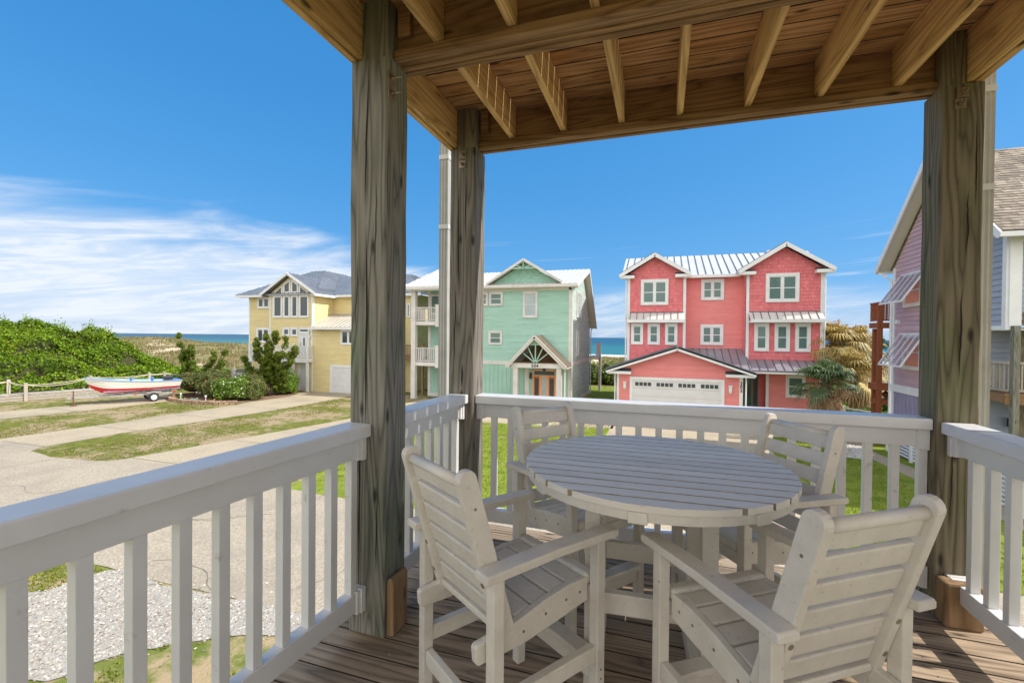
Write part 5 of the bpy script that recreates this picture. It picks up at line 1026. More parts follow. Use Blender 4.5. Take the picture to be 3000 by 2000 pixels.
p = [(9.0, 4.92), (9.35, 4.92), (9.35, 7.4), (9.0, 7.4)]; lap(b, by, p); backing(b, by, p); w_ = Wall('-y', 16.9); p = [(9.35, 5.2), (22, 5.2), (22, 7.4), (9.35, 7.4)]; lap(b, w_, p); backing(b, w_, p)
p = [(9.0, 0), (22, 0), (22, 4.9), (9.0, 4.9)]; lap(b, byl, p); backing(b, byl, p)
b.build('wall', M_blue, B)
b = MB(); batten(b, bx, 17.25, 22.4, 0, 2.45, 0.28); backing(b, bx, [(17.25, 0), (22.4, 0), (22.4, 2.45), (17.25, 2.45)]); b.build('batten_wall', mat('batten_blue', (0.27, 0.24, 0.36), (0.33, 0.30, 0.42), 1.0, 0.7, rnd=0.1), B)
b = MB(); bx.box(b, 17.24, 22.43, 2.45, 2.74, 0, 0.055); corner(b, bx, 22.32, 0, 7.4, 0.16, 0.05); corner(b, bx, 16.08, 4.8, 7.4, 0.16, 0.05); bx.box(b, 15.985, 17.3, 4.815, 4.93, -0.1, 0.055); corner(b, bx, 17.32, 0, 4.82, 0.16, 0.05); corner(b, by, 9.13, 4.82, 7.4, 0.26, 0.05); by.box(b, 9.26, 22, 7.2, 7.4, 0, 0.05); corner(b, byl, 9.12, 0, 4.8, 0.24, 0.05)
b.build('trim_board', M_trim, B)
roof(B, [(8.55, 15.55, 7.42), (24, 15.55, 7.42), (24, 19.2, 10.75), (8.55, 19.2, 10.75)], M_shing, M_shing, step=99); roof(B, [(8.55, 19.2, 10.75), (24, 19.2, 10.75), (24, 22.85, 7.42), (8.55, 22.85, 7.42)], M_shing, M_shing, step=99)
sh_ = MB(); nrows = 34
for r in range(nrows):
    t0, t1 = r / nrows, (r + 1) / nrows; x_ = 8.56 + random.uniform(-0.2, 0)
    while x_ < 17:
        wd = random.uniform(0.14, 0.32); xa, xb = max(x_, 8.56), x_ + wd
        n_ = Vector((0, -0.674, 0.739)); h_ = random.choice((0.012, 0.018, 0.022))
        A_, B__ = Vector((0, 15.52, 7.44)), Vector((0, 19.2, 10.79)); pa = A_.lerp(B__, t0); pb_ = A_.lerp(B__, t1)
        vs = [Vector((xa, *pa[1:])) + n_ * h_, Vector((xb - .006, *pa[1:])) + n_ * h_, Vector((xb - .006, *pb_[1:])) + n_ * 0.003, Vector((xa, *pb_[1:])) + n_ * 0.003, Vector((xa, *pa[1:])), Vector((xb - .006, *pa[1:]))]
        sh_.add(vs, [(0, 1, 2, 3), (4, 5, 1, 0)]); x_ += wd
sh_.build('roof_shingles', M_shing, B)
f = MB(); f.bar((8.53, 15.53, 7.32), (8.53, 19.2, 10.66), 0.05, 0.2); f.bar((8.53, 19.2, 10.66), (8.53, 22.87, 7.32), 0.05, 0.2); f.bar((8.5, 15.5, 7.33), (24, 15.5, 7.33), 0.12, 0.13); f.bar((8.53, 22.85, 7.33), (9.2, 22.85, 7.33), 0.1, 0.15); f.build('fascia', M_trim, B)
f = MB(); f.add([(8.56, 15.6, 7.38), (8.99, 15.6, 7.38), (8.99, 19.2, 10.62), (8.56, 19.2, 10.62)], [(0, 1, 2, 3)]); f.add([(8.56, 19.2, 10.62), (8.99, 19.2, 10.62), (8.99, 22.8, 7.33), (8.56, 22.8, 7.33)], [(0, 1, 2, 3)]); f.box(9.02, 22, 16.03, 17.24, 4.80, 4.85); f.box(8.955, 9.26, 15.965, 16.16, 4.80, 4.822); f.build('soffit', M_soffit, B)
for zt, zb in ((7.0, 5.92), (4.72, 3.55)):
    window(bx, B, 20.2, 21.5, zb - 0.15, zt, 0.09, 1, 2, M_trim, M_orange if False else mat('warm_pane', (0.75, 0.30, 0.22), rough=0.2))
    s_ = MB(); n_ = 5
    top, bot = bx.P(20.0, zt + 0.02, 0.05), bx.P(20.0, zb, 0.75)
    for k in range(n_):
        u = 20.0 + 1.7 * k / (n_ - 1); s_.bar(bx.P(u, zt + 0.02, 0.05), bx.P(u, zb, 0.75), 0.05, 0.05, up=(0, 1, 0))
    s_.bar(bx.P(20.0, zt + 0.02, 0.05), bx.P(21.7, zt + 0.02, 0.05), 0.06, 0.06); s_.bar(bx.P(20.0, zb, 0.75), bx.P(21.7, zb, 0.75), 0.06, 0.06)
    sh2 = s_.build('shutter', M_trim, B); s_ = MB()
    for k in range(22):
        t_ = (k + 0.5) / 22; o_ = 0.05 + 0.70 * t_; z_ = zt + 0.02 + (zb - zt - 0.02) * t_; s_.box(9.0 - o_ - 0.03, 9.0 - o_ + 0.03, 20.03, 21.67, z_ - 0.006, z_ + 0.012)
    s_.build('shutter_louvre', mat('shutter_lilac', (0.42, 0.37, 0.46), rough=0.6), sh2)
MB().tube([(8.6, 22.7, 7.25), (8.75, 22.5, 7.1), (8.93, 22.46, 6.9), (8.93, 22.46, 0)], 0.045, 6).build('downspout', M_trim, B)
MB().box(8.86, 8.98, 21.8, 21.95, 5.15, 5.3).build('vent', M_trim, B)
# its street side balconies
b = MB(); b.box(9.4, 22, 16.02, 16.9, 5.05, 5.28); b.box(9.3, 22, 15.95, 16.02, 4.95, 5.30); b.box(8.95, 22, 15.95, 17.2, 2.82, 3.06); b.box(8.92, 22, 15.9, 15.95, 2.78, 3.08); b.build('balcony_floor', M_brn, B)
railing(B, (9.42, 15.98), (16, 15.98), 5.28, 0.85, M_ltwood, 'balcony_railing', 0.13, 0.04); railing(B, (8.98, 15.98), (16, 15.98), 3.06, 0.85, M_ltwood, 'balcony_railing', 0.13, 0.04); railing(B, (8.98, 16.0), (8.98, 17.2), 3.06, 0.85, M_ltwood, 'balcony_railing', 0.13, 0.04)
for x_ in (9.10, 12.6, 15.5): MB().box(x_ - 0.07, x_ + 0.07, 15.80, 15.94, 0, 4.92).build('balcony_post', WZ, B)
MB().box(9.55, 9.8, 16.6, 16.85, 0, 4.80).build('balcony_post', WZ3, B)
door_panel(byl, B, 10.3, 11.1, 3.08, 4.6, knob=-1); q = MB(); byl.box(q, 9.7, 9.85, 2.0, 2.25, 0.05, 0.2); q.build('wall_lamp', M_black, B)
off(B)
# red cedar deck behind the blue house
t = thing('cedar_deck', 'red brown cedar deck on two levels behind the far side wall of the blue house', 'deck', (9.2, 24.4, 0))
q = MB(); q.box(8.86, 12.2, 23.4, 24.3, 5.02, 5.25); q.box(8.86, 12.2, 23.4, 24.3, 2.35, 2.62); q.box(8.90, 9.6, 23.45, 23.9, 1.75, 1.95); q.build('platform', M_red, t)
q = MB()
for x_, y_, z_ in ((8.96, 23.5, 6.1), (9.42, 23.5, 3.3), (12.0, 24.2, 6.1), (9.05, 24.2, 5.0)): q.box(x_ - 0.08, x_ + 0.08, y_ - 0.08, y_ + 0.08, 0, z_)
q.build('deck_post', M_red, t)
railing(t, (8.90, 23.46), (12.2, 23.46), 5.25, 0.85, M_red, 'railing', 0.11, 0.07); railing(t, (8.90, 23.46), (8.90, 24.25), 5.25, 0.85, M_red, 'railing', 0.11, 0.06); railing(t, (9.35, 23.46), (12.2, 23.46), 2.62, 0.85, M_red, 'railing', 0.11, 0.06)
q = MB()
for k in range(7): q.box(9.45 + 0.27 * k, 9.73 + 0.27 * k, 23.5, 24.2, 2.1 - 0.24 * k, 2.14 - 0.24 * k)
q.bar((9.4, 23.48, 2.2), (11.4, 23.48, 0.4), 0.05, 0.25); q.bar((9.4, 24.22, 2.2), (11.4, 24.22, 0.4), 0.05, 0.25); q.build('stair', M_red, t)
off(t)
# white slatted fences
def slat_fence(label, a, c, h, name='slat_fence', n=7, tall=0.07, rise=0.0):
    A, C_ = Vector((*a, 0)), Vector((*c, 0)); t = thing(name, label, 'fence', tuple(A)); L = (C_ - A).length; k = max(2, int(L / 1.6) + 1); s_ = MB()
    for i in range(n): z = 0.12 + (h - 0.15) * i / (n - 1); s_.bar(Vector((0, 0, z)), (C_ - A) + Vector((0, 0, z + rise)), 0.025, tall)
    s_.build('slat_panel', M_trim, t); p_ = MB()
    for i in range(k): q_ = (C_ - A) * i / (k - 1); MB().box(q_.x - 0.06, q_.x + 0.06, q_.y - 0.06, q_.y + 0.06, 0, h + 0.08).build('fence_post', M_trim, t)
    return t
slat_fence('white horizontal slat fence at the foot of the blue house wall', (8.85, 13.2), (8.85, 22.3), 1.25, n=10)
slat_fence('low white slat fence behind the short palm', (8.7, 26.6), (9.9, 24.9), 1.15, n=6)
slat_fence('white slat gate beside the pink house wall', (8.9, 30.0), (11.3, 30.0), 1.6, n=9)
#=====PART4=====
# ------------------------------------------------------------ vegetation
def unit(v): return v / (np.linalg.norm(v, axis=-1, keepdims=True) + 1e-9)
def leaf_quads(P, Nn, size, aspect=0.55):
    n = len(P); s = size * rng.uniform(0.55, 1.35, n)[:, None]; r = unit(rng.normal(0, 1, (n, 3))); T = unit(np.cross(Nn, r)); B_ = np.cross(Nn, T)
    return np.stack([P - T * s, P + B_ * s * aspect, P + T * s, P - B_ * s * aspect], 1)
def leafm(name, a, b, c=None, rnd=0.8, tr=0.3, rough=0.6):
    return mat(name, a, b, 0.9, rough, rnd=rnd, spec=0.25, transl=tr, c3=c, s3=0.35, l3=0.52, h3=0.7)
L_thick = leafm('leaf_thicket', (0.06, 0.13, 0.010), (0.22, 0.36, 0.015), (0.42, 0.44, 0.03), 1.1, 0.35)
L_jun = leafm('leaf_juniper', (0.06, 0.11, 0.012), (0.16, 0.22, 0.02), (0.30, 0.30, 0.03), 1.1, 0.3)
L_shrub = leafm('leaf_shrub', (0.09, 0.12, 0.03), (0.19, 0.22, 0.06), (0.30, 0.22, 0.11), 0.9)
L_bright = leafm('leaf_bright', (0.09, 0.17, 0.02), (0.20, 0.32, 0.035), None, 0.8)
L_grey = leafm('leaf_grey_green', (0.12, 0.17, 0.08), (0.24, 0.30, 0.16), None, 0.7)
L_palm = mat('palm_green', (0.09, 0.13, 0.05), (0.18, 0.24, 0.10), 1.5, 0.5, rnd=0.6, transl=0.25)
L_palmg = mat('palm_gold', (0.30, 0.25, 0.07), (0.60, 0.44, 0.17), 1.5, 0.5, rnd=0.6, transl=0.3)
L_dead = mat('palm_dead', (0.32, 0.19, 0.09), (0.60, 0.42, 0.25), 2.0, 0.8, rnd=0.6, transl=0.2)
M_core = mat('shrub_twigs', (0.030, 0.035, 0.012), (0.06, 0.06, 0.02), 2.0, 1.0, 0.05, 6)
def ellipsoid_pts(n, c, r, zmin=-0.35, lump=0.25, ph=0.0):
    d = unit(rng.normal(0, 1, (n, 3))); d = d[d[:, 2] > zmin]; k = 1 + lump * np.sin(d[:, 0] * 5 + ph) * np.sin(d[:, 1] * 4 + ph * 2 + d[:, 2] * 5) + lump * 0.5 * np.sin(d[:, 0] * 11 + ph) * np.cos(d[:, 1] * 12 + ph)
    depth = 1 - np.abs(rng.normal(0, 0.10, len(d))); rr = (k * depth)[:, None]
    return np.array(c) + d * np.array(r) * rr, d
def blob_core(mb, c, r, k=0.82, n=10, ph=0.0, lump=0.25):
    vs = []; rows = n
    for i in range(rows + 1):
        for j in range(rows * 2):
            th, p_ = math.pi * i / rows, math.pi * j / rows; d = Vector((math.sin(th) * math.cos(p_), math.sin(th) * math.sin(p_), math.cos(th)))
            q_ = (1 + lump * math.sin(d.x * 5 + ph) * math.sin(d.y * 4 + ph * 2 + d.z * 5)) * k; vs.append((c[0] + d.x * r[0] * q_, c[1] + d.y * r[1] * q_, max(c[2] + d.z * r[2] * q_, -0.05)))
    m_ = rows * 2; mb.add(vs, [(i * m_ + j, (i + 1) * m_ + j, (i + 1) * m_ + (j + 1) % m_, i * m_ + (j + 1) % m_) for i in range(rows) for j in range(m_)])
def shrub(name, label, cat, blobs, n, size, m, group=None, core=True, flowers=None):
    x, y = blobs[0][0][0], blobs[0][0][1]; t = thing(name, label, cat, (x, y, 0), 0, group); V = []; tot = sum(b[1][0] * b[1][2] for b in blobs); mb = MB()
    for i, (c, r) in enumerate(blobs):
        c = (c[0] - x, c[1] - y, c[2]); ph = random.uniform(0, 6); P_, d = ellipsoid_pts(int(n * r[0] * r[2] / tot), c, r, -0.6, 0.22, ph); k = P_[:, 2] > 0.02; P_, d = P_[k], d[k]
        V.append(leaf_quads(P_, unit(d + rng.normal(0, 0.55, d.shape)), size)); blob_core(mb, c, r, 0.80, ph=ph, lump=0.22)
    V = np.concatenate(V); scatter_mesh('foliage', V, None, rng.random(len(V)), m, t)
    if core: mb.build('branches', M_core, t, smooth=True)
    if flowers:
        k = rng.choice(len(V), flowers[0]); F_ = V[k]; cen = F_.mean(1, keepdims=True); scatter_mesh('flower', (F_ - cen) * 1.0 + cen + np.array([0, -0.05, 0.03]), None, rng.random(len(F_)), flowers[1], t)
    return t
# the thicket on the old dune: one mass nobody could count
BX = lambda s: np.stack([-39.9 + s * 0.28 * 1.0 - 1.6, 18.4 + s * 0.96], -1)
base_l = lambda s: (-42.0 + 0.28 * s, 18.4 + 0.96 * s)
def hill_h(s, w):
    """s along the boardwalk (m), w distance up the slope away from it (0..1)"""
    top = np.interp(s, [-40, -14, 0, 2, 3, 4, 5, 6, 7, 8, 9, 10, 11, 12, 13, 14, 26], [4.8, 4.8, 5.0, 5.1, 5.25, 5.1, 4.6, 3.9, 4.35, 4.2, 3.0, 2.6, 2.0, 1.2, 0.7, 0.4, 0.3])
    return 0.35 + (top - 0.35) * np.sin(np.clip(w, 0, 1) * math.pi / 2) ** 0.95
nS, nW = 150, 46; ss = np.linspace(-40, 26, nS); ww = np.linspace(0, 1.6, nW); SS, WW = np.meshgrid(ss, ww)
def hill_xyz(S_, W_, amp=1.0):
    dist = 11.5 * W_; x = -42.3 + 0.28 * S_ - dist * 0.96; y = 18.4 + 0.96 * S_ + dist * 0.28
    h = np.minimum(hill_h(S_, np.minimum(W_, 1.0)), 99) - np.maximum(W_ - 1.0, 0) * 5.5
    h = h + amp * (0.62 * fbm(x, y, 3.4) + 0.52 * fbm(x + 7, y + 3, 1.3) - 0.1) * np.clip(W_ * 4, 0, 1)
    x = x + amp * 0.9 * fbm(x + 20, y + h, 1.5) * np.clip(W_ * 6, 0.2, 1)
    return np.stack([x, y, np.maximum(h, -0.1)], -1)
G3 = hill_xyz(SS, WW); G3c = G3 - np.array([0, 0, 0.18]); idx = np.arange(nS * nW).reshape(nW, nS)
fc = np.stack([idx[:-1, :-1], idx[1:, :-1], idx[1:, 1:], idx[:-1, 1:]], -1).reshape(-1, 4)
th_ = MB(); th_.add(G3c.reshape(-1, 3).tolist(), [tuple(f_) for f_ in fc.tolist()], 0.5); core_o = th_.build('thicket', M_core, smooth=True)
n = 95000; s_ = rng.uniform(-12, 16, n); w_ = rng.uniform(0, 1.25, n) ** 0.9; Pq = hill_xyz(s_, w_); e_ = 0.06; Pu = hill_xyz(s_ + e_, w_); Pv = hill_xyz(s_, w_ + e_ / 11.5)
Nn = unit(np.cross(Pu - Pq, Pq - Pv)); Nn = np.where(Nn[:, 2:3] < 0, -Nn, Nn); cl = fbm(Pq[:, 0] * 1.3 + 3, Pq[:, 1] * 1.3 + Pq[:, 2] * 1.6, 1.3); Pq = Pq + Nn * (rng.uniform(-0.08, 0.25, n) + 0.30 * cl)[:, None]
V = leaf_quads(Pq, unit(Nn + rng.normal(0, 0.6, Nn.shape)), 0.10, 0.6)
lo = scatter_mesh('thicket_leaves', V, None, np.clip(0.45 + 0.35 * cl + 0.25 * fbm(Pq[:, 0], Pq[:, 1] + Pq[:, 2], 4.0) + rng.normal(0, 0.2, n), 0, 1), L_thick, core_o)
tag(core_o, kind='stuff')
# twiggy shoots breaking the skyline
n = 26000; s_ = rng.uniform(-12, 14, n); w_ = rng.uniform(0.6, 1.05, n); Pq = hill_xyz(s_, w_); clump = fbm(Pq[:, 0] * 1.5, Pq[:, 1] * 1.5, 1.1) > 0.25; Pq = Pq[clump]; n = len(Pq); Pq = Pq + np.stack([rng.normal(0, .12, n), rng.normal(0, .12, n), np.abs(rng.normal(0, 0.38, n))], -1)
scatter_mesh('thicket_shoots', leaf_quads(Pq, unit(rng.normal(0, 1, (n, 3))), 0.10, 0.4), None, rng.random(n), L_thick, core_o)
# low greenery behind the houses
def bank(name, x0, x1, y, h, n, m, depth=2.5):
    t = MB(); blobs = []; k = int((x1 - x0) / 1.6); V = []
    for i in range(k):
        c = (x0 + (x1 - x0) * (i + 0.5) / k, y + random.uniform(-0.8, 0.8), h * 0.35); r = (1.3, depth * 0.5, h * random.uniform(0.6, 0.85)); ph = random.uniform(0, 6); blob_core(t, c, r, 0.8, 8, ph); P_, d = ellipsoid_pts(n // k, c, r, -0.4, 0.25, ph); V.append(leaf_quads(P_, unit(d + rng.normal(0, .5, d.shape)), 0.10))
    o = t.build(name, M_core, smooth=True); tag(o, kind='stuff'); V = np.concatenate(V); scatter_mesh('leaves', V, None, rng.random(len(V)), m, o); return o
bank('dune_scrub', -7, 14, 44.5, 1.9, 14000, L_bright); bank('dune_scrub', -24, -8, 46, 1.4, 6000, L_shrub); bank('dune_scrub', 9, 22, 33, 1.4, 6000, L_bright)

def juniper(label, x, y, paths, n, trunk):
    """paths: (points, radius): twisted limbs clothed in tufts"""
    t = thing('juniper_tree', label, 'tree', (x, y, 0)); V = []; tm = MB()
    for pts, r0 in paths:
        P_ = np.array(pts, float); seg = np.linalg.norm(np.diff(P_, axis=0), axis=1); cum = np.concatenate([[0], np.cumsum(seg)]); k = int(n * seg.sum() * r0 / sum(np.linalg.norm(np.diff(np.array(q[0], float), axis=0), axis=1).sum() * q[1] for q in paths))
        # tufts clustered along the limb
        nt = max(6, int(seg.sum() / 0.11)); tt = np.sort(rng.uniform(0.12, 1, nt)) * cum[-1]; cen = np.stack([np.interp(tt, cum, P_[:, i]) for i in range(3)], -1); rad = r0 * (1 - (tt / cum[-1]) ** 1.6 * 0.72)
        cen = cen + unit(rng.normal(0, 1, cen.shape)) * rad[:, None] * 0.75; which = rng.integers(0, nt, k); tr_ = (0.16 + 0.12 * rng.random(nt)); d = unit(rng.normal(0, 1, (k, 3))); Q = cen[which] + d * (tr_[which] * rng.uniform(0.5, 1, k))[:, None]
        V.append(leaf_quads(Q, unit(d + rng.normal(0, .4, d.shape)), 0.055, 0.5)); tm.tube(pts, [0.07 * (1 - 0.75 * i / (len(pts) - 1)) for i in range(len(pts))], 7)
    V = np.concatenate(V); scatter_mesh('crown', V, None, rng.random(len(V)), L_jun, t)
    tm.tube(trunk, [0.16, 0.13, 0.10][:len(trunk)] if len(trunk) <= 3 else 0.12, 8); tm.build('trunk', M_bark, t, smooth=True); return t
# the big twisted juniper before the yellow house (plane Y = 26.3): x is across the view, z up
juniper('large twisted juniper with pointed arms in front of the yellow house balcony', -27.3, 26.2,
        [([(0, 0, 0.8), (-0.3, 0.1, 2.2), (0.0, 0, 3.2), (0.55, 0, 4.0), (0.75, 0, 4.7)], 0.62), ([(0, 0, 0.8), (-0.6, 0, 2.0), (-0.9, -.1, 3.1), (-1.05, 0, 4.1)], 0.58), ([(0, 0, 0.6), (-1.0, 0, 1.2), (-1.9, 0, 1.9), (-2.35, 0, 2.7)], 0.40),
         ([(0, 0, 1.0), (0.9, 0, 1.7), (1.7, 0, 2.5), (2.5, 0, 3.6)], 0.55), ([(0, 0, 2.0), (0.9, .1, 2.8), (1.3, 0, 3.6), (1.55, 0, 4.35)], 0.45), ([(0, 0, 0.6), (0.9, .2, 1.0), (1.5, 0, 1.4)], 0.70), ([(0, 0, 0.6), (-0.9, -.2, 1.0), (-1.3, 0, 1.5)], 0.62), ([(-0.3, 0, 2.5), (-0.2, 0.2, 3.6), (-0.35, 0, 4.45)], 0.35), ([(0, 0.4, 1.0), (0.1, 0.6, 2.0), (0.3, 0.5, 3.0)], 0.7)],
        52000, [(0, 0, 0), (0.05, 0, 0.5), (0, 0, 1.0)])
juniper('sprawling twisted juniper with bare gaps beside the stern of the boat', -36.3, 27.6,
        [([(0, 0, 0.6), (-0.9, 0, 1.6), (-1.7, 0, 2.9), (-2.2, 0, 4.5)], 0.50), ([(0, 0, 0.6), (-0.5, 0, 1.7), (-0.8, 0, 2.8), (-0.75, 0, 3.6)], 0.50), ([(0, 0, 0.5), (-1.2, 0, 1.0), (-1.8, 0, 1.5)], 0.60), ([(0, 0, 0.6), (1.0, 0, 1.6), (1.7, 0, 2.3), (1.9, 0, 3.1)], 0.33),
         ([(0, 0, 0.5), (1.6, 0, 0.9), (2.6, 0, 1.8), (3.1, 0, 3.3)], 0.36), ([(1.6, 0, 0.9), (2.7, 0, 1.0), (3.5, 0, 1.6)], 0.34), ([(-0.9, 0, 1.6), (-1.5, 0.1, 2.1), (-1.9, 0, 2.6)], 0.35)],
        34000, [(0, 0, 0), (0.1, 0, 0.4), (0, 0, 0.8)])
# the raised bed in front of the yellow house
bed = thing('block_edging', 'low curved edging of brown concrete blocks round the shrub bed', 'edging', (-29, 22, 0)); k_ = MB(); kp = MB()
arc = [(-32.3, 24.6), (-32.5, 23.4), (-32.1, 22.4), (-31.0, 21.75), (-29.5, 21.45), (-28.2, 21.4), (-27.0, 21.6), (-26.0, 22.3)]
def polyline(pts, step):
    P_ = [Vector((*p_, 0)) for p_ in pts]; out = []; 
    for i in range(len(P_) - 1):
        n_ = max(1, int((P_[i + 1] - P_[i]).length / step))
        for j in range(n_): out.append(P_[i].lerp(P_[i + 1], j / n_))
    return out + [P_[-1]]
pl_ = polyline(arc, 0.30)
for c in range(2):
    for i in range(len(pl_) - 1):
        a, b2 = pl_[i], pl_[i + 1]; d_ = (b2 - a).normalized(); mid = (a + b2) / 2 + Vector((random.uniform(-.01, .01), random.uniform(-.01, .01), 0.06 + c * 0.115)) + d_ * (0.12 if c else 0)
        k_.bar(mid - d_ * 0.138, mid + d_ * 0.138, 0.18, 0.108)
k_.build('edging_blocks', M_stone, bed, 0.015); off(bed)
d = MB(); flat(d, arc + [(-25.7, 26.5), (-27.0, 29.5), (-33.0, 29.5)], 0.03); tag(d.build('planting_bed', M_mulch), kind='structure')
FL_r = mat('flower_red', (0.6, 0.08, 0.04), rough=0.6); FL_w = mat('flower_pale', (0.6, 0.62, 0.45), rough=0.6)
SG = 'shrubs in the bed before the yellow house'
shrub('flowering_shrub', 'open brownish shrub at the street end of the bed behind the boat stern', 'shrub', [((-32.0, 24.2, 1.0), (1.3, 1.2, 0.75)), ((-30.9, 24.3, 1.2), (1.0, 1.0, 0.6))], 9000, 0.06, L_shrub, SG, flowers=(60, FL_r))
shrub('flowering_shrub', 'dull green rounded shrub in the middle of the raised bed', 'shrub', [((-29.7, 23.9, 0.75), (1.15, 1.0, 0.95)), ((-30.6, 24.8, 1.3), (0.9, 0.9, 0.6))], 9000, 0.06, L_shrub, SG, flowers=(50, FL_r))
shrub('flowering_shrub', 'shrub dotted with pale and orange blooms at the driveway side of the bed', 'shrub', [((-28.0, 23.4, 0.65), (1.0, 0.9, 0.8)), ((-27.2, 23.6, 0.8), (0.9, 0.9, 0.8))], 9000, 0.06, L_bright, SG, flowers=(200, FL_w))
shrub('flowering_shrub', 'dark leaved shrub at the foot of the large juniper', 'shrub', [((-26.6, 24.2, 0.7), (0.85, 0.9, 0.85)), ((-27.6, 24.9, 0.8), (1.0, 0.9, 0.9))], 8000, 0.06, L_shrub, SG, flowers=(40, FL_r))
shrub('round_shrub', 'fresh green clipped shrub by the balcony post of the yellow house', 'shrub', [((-26.9, 27.3, 0.65), (0.95, 0.9, 0.85))], 8000, 0.05, L_bright)
shrub('round_shrub', 'grey green mounded shrub behind the fresh green one', 'shrub', [((-27.9, 28.3, 1.1), (1.0, 0.7, 1.0))], 7000, 0.045, L_grey)
def agave(label, x, y, s, m):
    t = thing('agave', label, 'plant', (x, y, 0.03)); mb = MB()
    for k in range(12):
        a = k * 2.4; L_ = s * random.uniform(0.7, 1.1); e = random.uniform(0.4, 1.1); p = []
        for i in range(5): q_ = i / 4; p.append((math.cos(a) * L_ * q_ * math.cos(e), math.sin(a) * L_ * q_ * math.cos(e), L_ * q_ * math.sin(e) * (1 - 0.35 * q_)))
        mb.tube(p, [0.03 * s * 2, 0.05 * s * 2, 0.045 * s * 2, 0.03 * s * 2, 0.004], 5)
    mb.build('leaves', m, t); return t
M_ag = mat('agave_leaf', (0.16, 0.24, 0.20), (0.24, 0.33, 0.28), 3.0, 0.5, rnd=0.3)
agave('blue grey agave just inside the block edging', -29.4, 22.2, 0.42, M_ag); agave('small agave near the street end of the block edging', -30.6, 22.3, 0.30, M_ag)
agave('yellow green spiky plant at the low end of the block edging', -31.5, 22.7, 0.35, L_bright); agave('yellow spiky plant under the flowering shrubs by the drive', -27.9, 22.2, 0.35, L_palmg)
for x, y, lb in ((-30.9, 22.35, 'short white path light at the street end of the bed'), (-28.3, 22.1, 'short white path light between the flowering shrubs')):
    t = thing('path_light', lb, 'lamp', (x, y, 0.03)); MB().tube([(0, 0, 0), (0, 0, 0.32)], 0.02, 8).build('stem', M_trim, t); MB().tube([(0, 0, 0.32), (0, 0, 0.42), (0, 0, 0.45)], [0.05, 0.07, 0.01], 10).build('lamp_head', M_trim, t)
# white railing of the dune steps beyond the bed
t = thing('step_railing', 'white newels and railing at the dune steps behind the shrub bed', 'railing', (-31.5, 28.5, 0))
for x_, y_, h_ in ((-33.3, 28.4, 1.55), (-31.6, 28.4, 1.50), (-31.45, 29.3, 1.95)): MB().box(x_ - 0.1, x_ + 0.1, y_ - 0.1, y_ + 0.1, 0, h_).box(x_ - 0.14, x_ + 0.14, y_ - 0.14, y_ + 0.14, h_, h_ + 0.05).build('newel_post', M_trim, t)
railing(t, (-33.3, 28.4), (-31.6, 28.4), 0.4, 0.9, M_trim, 'railing', 0.13, 0.04); off(t)

# palms
def frond(mb, base, az_, el_, Ls, fan, droop, nleaf=22, fold=0.35):
    """fan palm leaf: stalk and a fan of blades"""
    d = Vector((math.cos(az_) * math.cos(el_), math.sin(az_) * math.cos(el_), math.sin(el_))); p1_ = base + d * Ls * 0.5 + Vector((0, 0, -droop * 0.1)); p2_ = base + d * Ls + Vector((0, 0, -droop * 0.45 * Ls)); r_ = random.random()
    mb.tube([base, p1_, p2_], [0.022, 0.016, 0.012], 4, rnd=r_); f_ = (p2_ - p1_).normalized(); side = f_.cross(Vector((0, 0, 1))).normalized(); upv = side.cross(f_)
    for k in range(nleaf):
        a = R(-115 + 230 * k / (nleaf - 1)); dirv = f_ * math.cos(a) + side * math.sin(a) + upv * fold * abs(math.sin(a)); dirv.normalize(); L_ = fan * (0.75 + 0.25 * math.cos(a)) * random.uniform(0.85, 1.1)
        w_ = (side * math.cos(a) - f_ * math.sin(a)).normalized() * 0.036
        m_ = p2_ + dirv * L_ * 0.55 - Vector((0, 0, 0.06 * L_ * (1 + droop))); e = p2_ + dirv * L_ * 0.95 - Vector((0, 0, (0.30 + 0.5 * droop + random.uniform(-.05, .15)) * L_))
        mb.add([p2_ - w_ * 0.3, p2_ + w_ * 0.3, m_ + w_, m_ - w_], [(0, 1, 2, 3)], r_ * 0.7 + random.random() * 0.3); mb.add([m_ - w_, m_ + w_, e], [(0, 1, 2)], r_ * 0.7 + random.random() * 0.3)
def palm(label, x, y, h, R_, n, m_green, ndead, lean=(0, 0)):
    t = thing('fan_palm', label, 'palm tree', (x, y, 0), 0, 'fan palms between the pink and blue houses'); top = Vector((lean[0], lean[1], h))
    tk = MB(); k = 14; tk.tube([(lean[0] * (i / k) ** 1.5, lean[1] * (i / k) ** 1.5, h * i / k) for i in range(k + 1)], [0.19 - 0.05 * (i / k) + 0.015 * (i % 2) for i in range(k + 1)], 10)
    for i in range(60):
        z = h * (0.25 + 0.75 * random.random()); a = random.uniform(0, 6.28); c = Vector((lean[0] * (z / h) ** 1.5 + math.cos(a) * 0.15, lean[1] * (z / h) ** 1.5 + math.sin(a) * 0.15, z)); tk.bar(c, c + Vector((math.cos(a) * 0.12, math.sin(a) * 0.12, 0.16)), 0.07, 0.02, up=(math.cos(a), math.sin(a), 0))
    tk.build('trunk', M_bark, t)
    g_ = MB()
    for i in range(n): frond(g_, top, i * 2.39996 + random.uniform(-.2, .2), R(random.uniform(-15, 85)) if i > n * 0.35 else R(random.uniform(35, 85)), R_ * random.uniform(0.45, 0.65), R_ * random.uniform(0.5, 0.65), random.uniform(0.2, 0.7))
    g_.build('crown', m_green, t)
    if ndead:
        g_ = MB()
        for i in range(ndead): frond(g_, top - Vector((0, 0, 0.1)), i * 2.39996 + 1.0, R(random.uniform(-75, -30)), R_ * random.uniform(0.35, 0.55), R_ * 0.5, random.uniform(0.5, 1.0), 12, 0.15)
        g_.build('dead_fronds', L_dead, t)
    return t
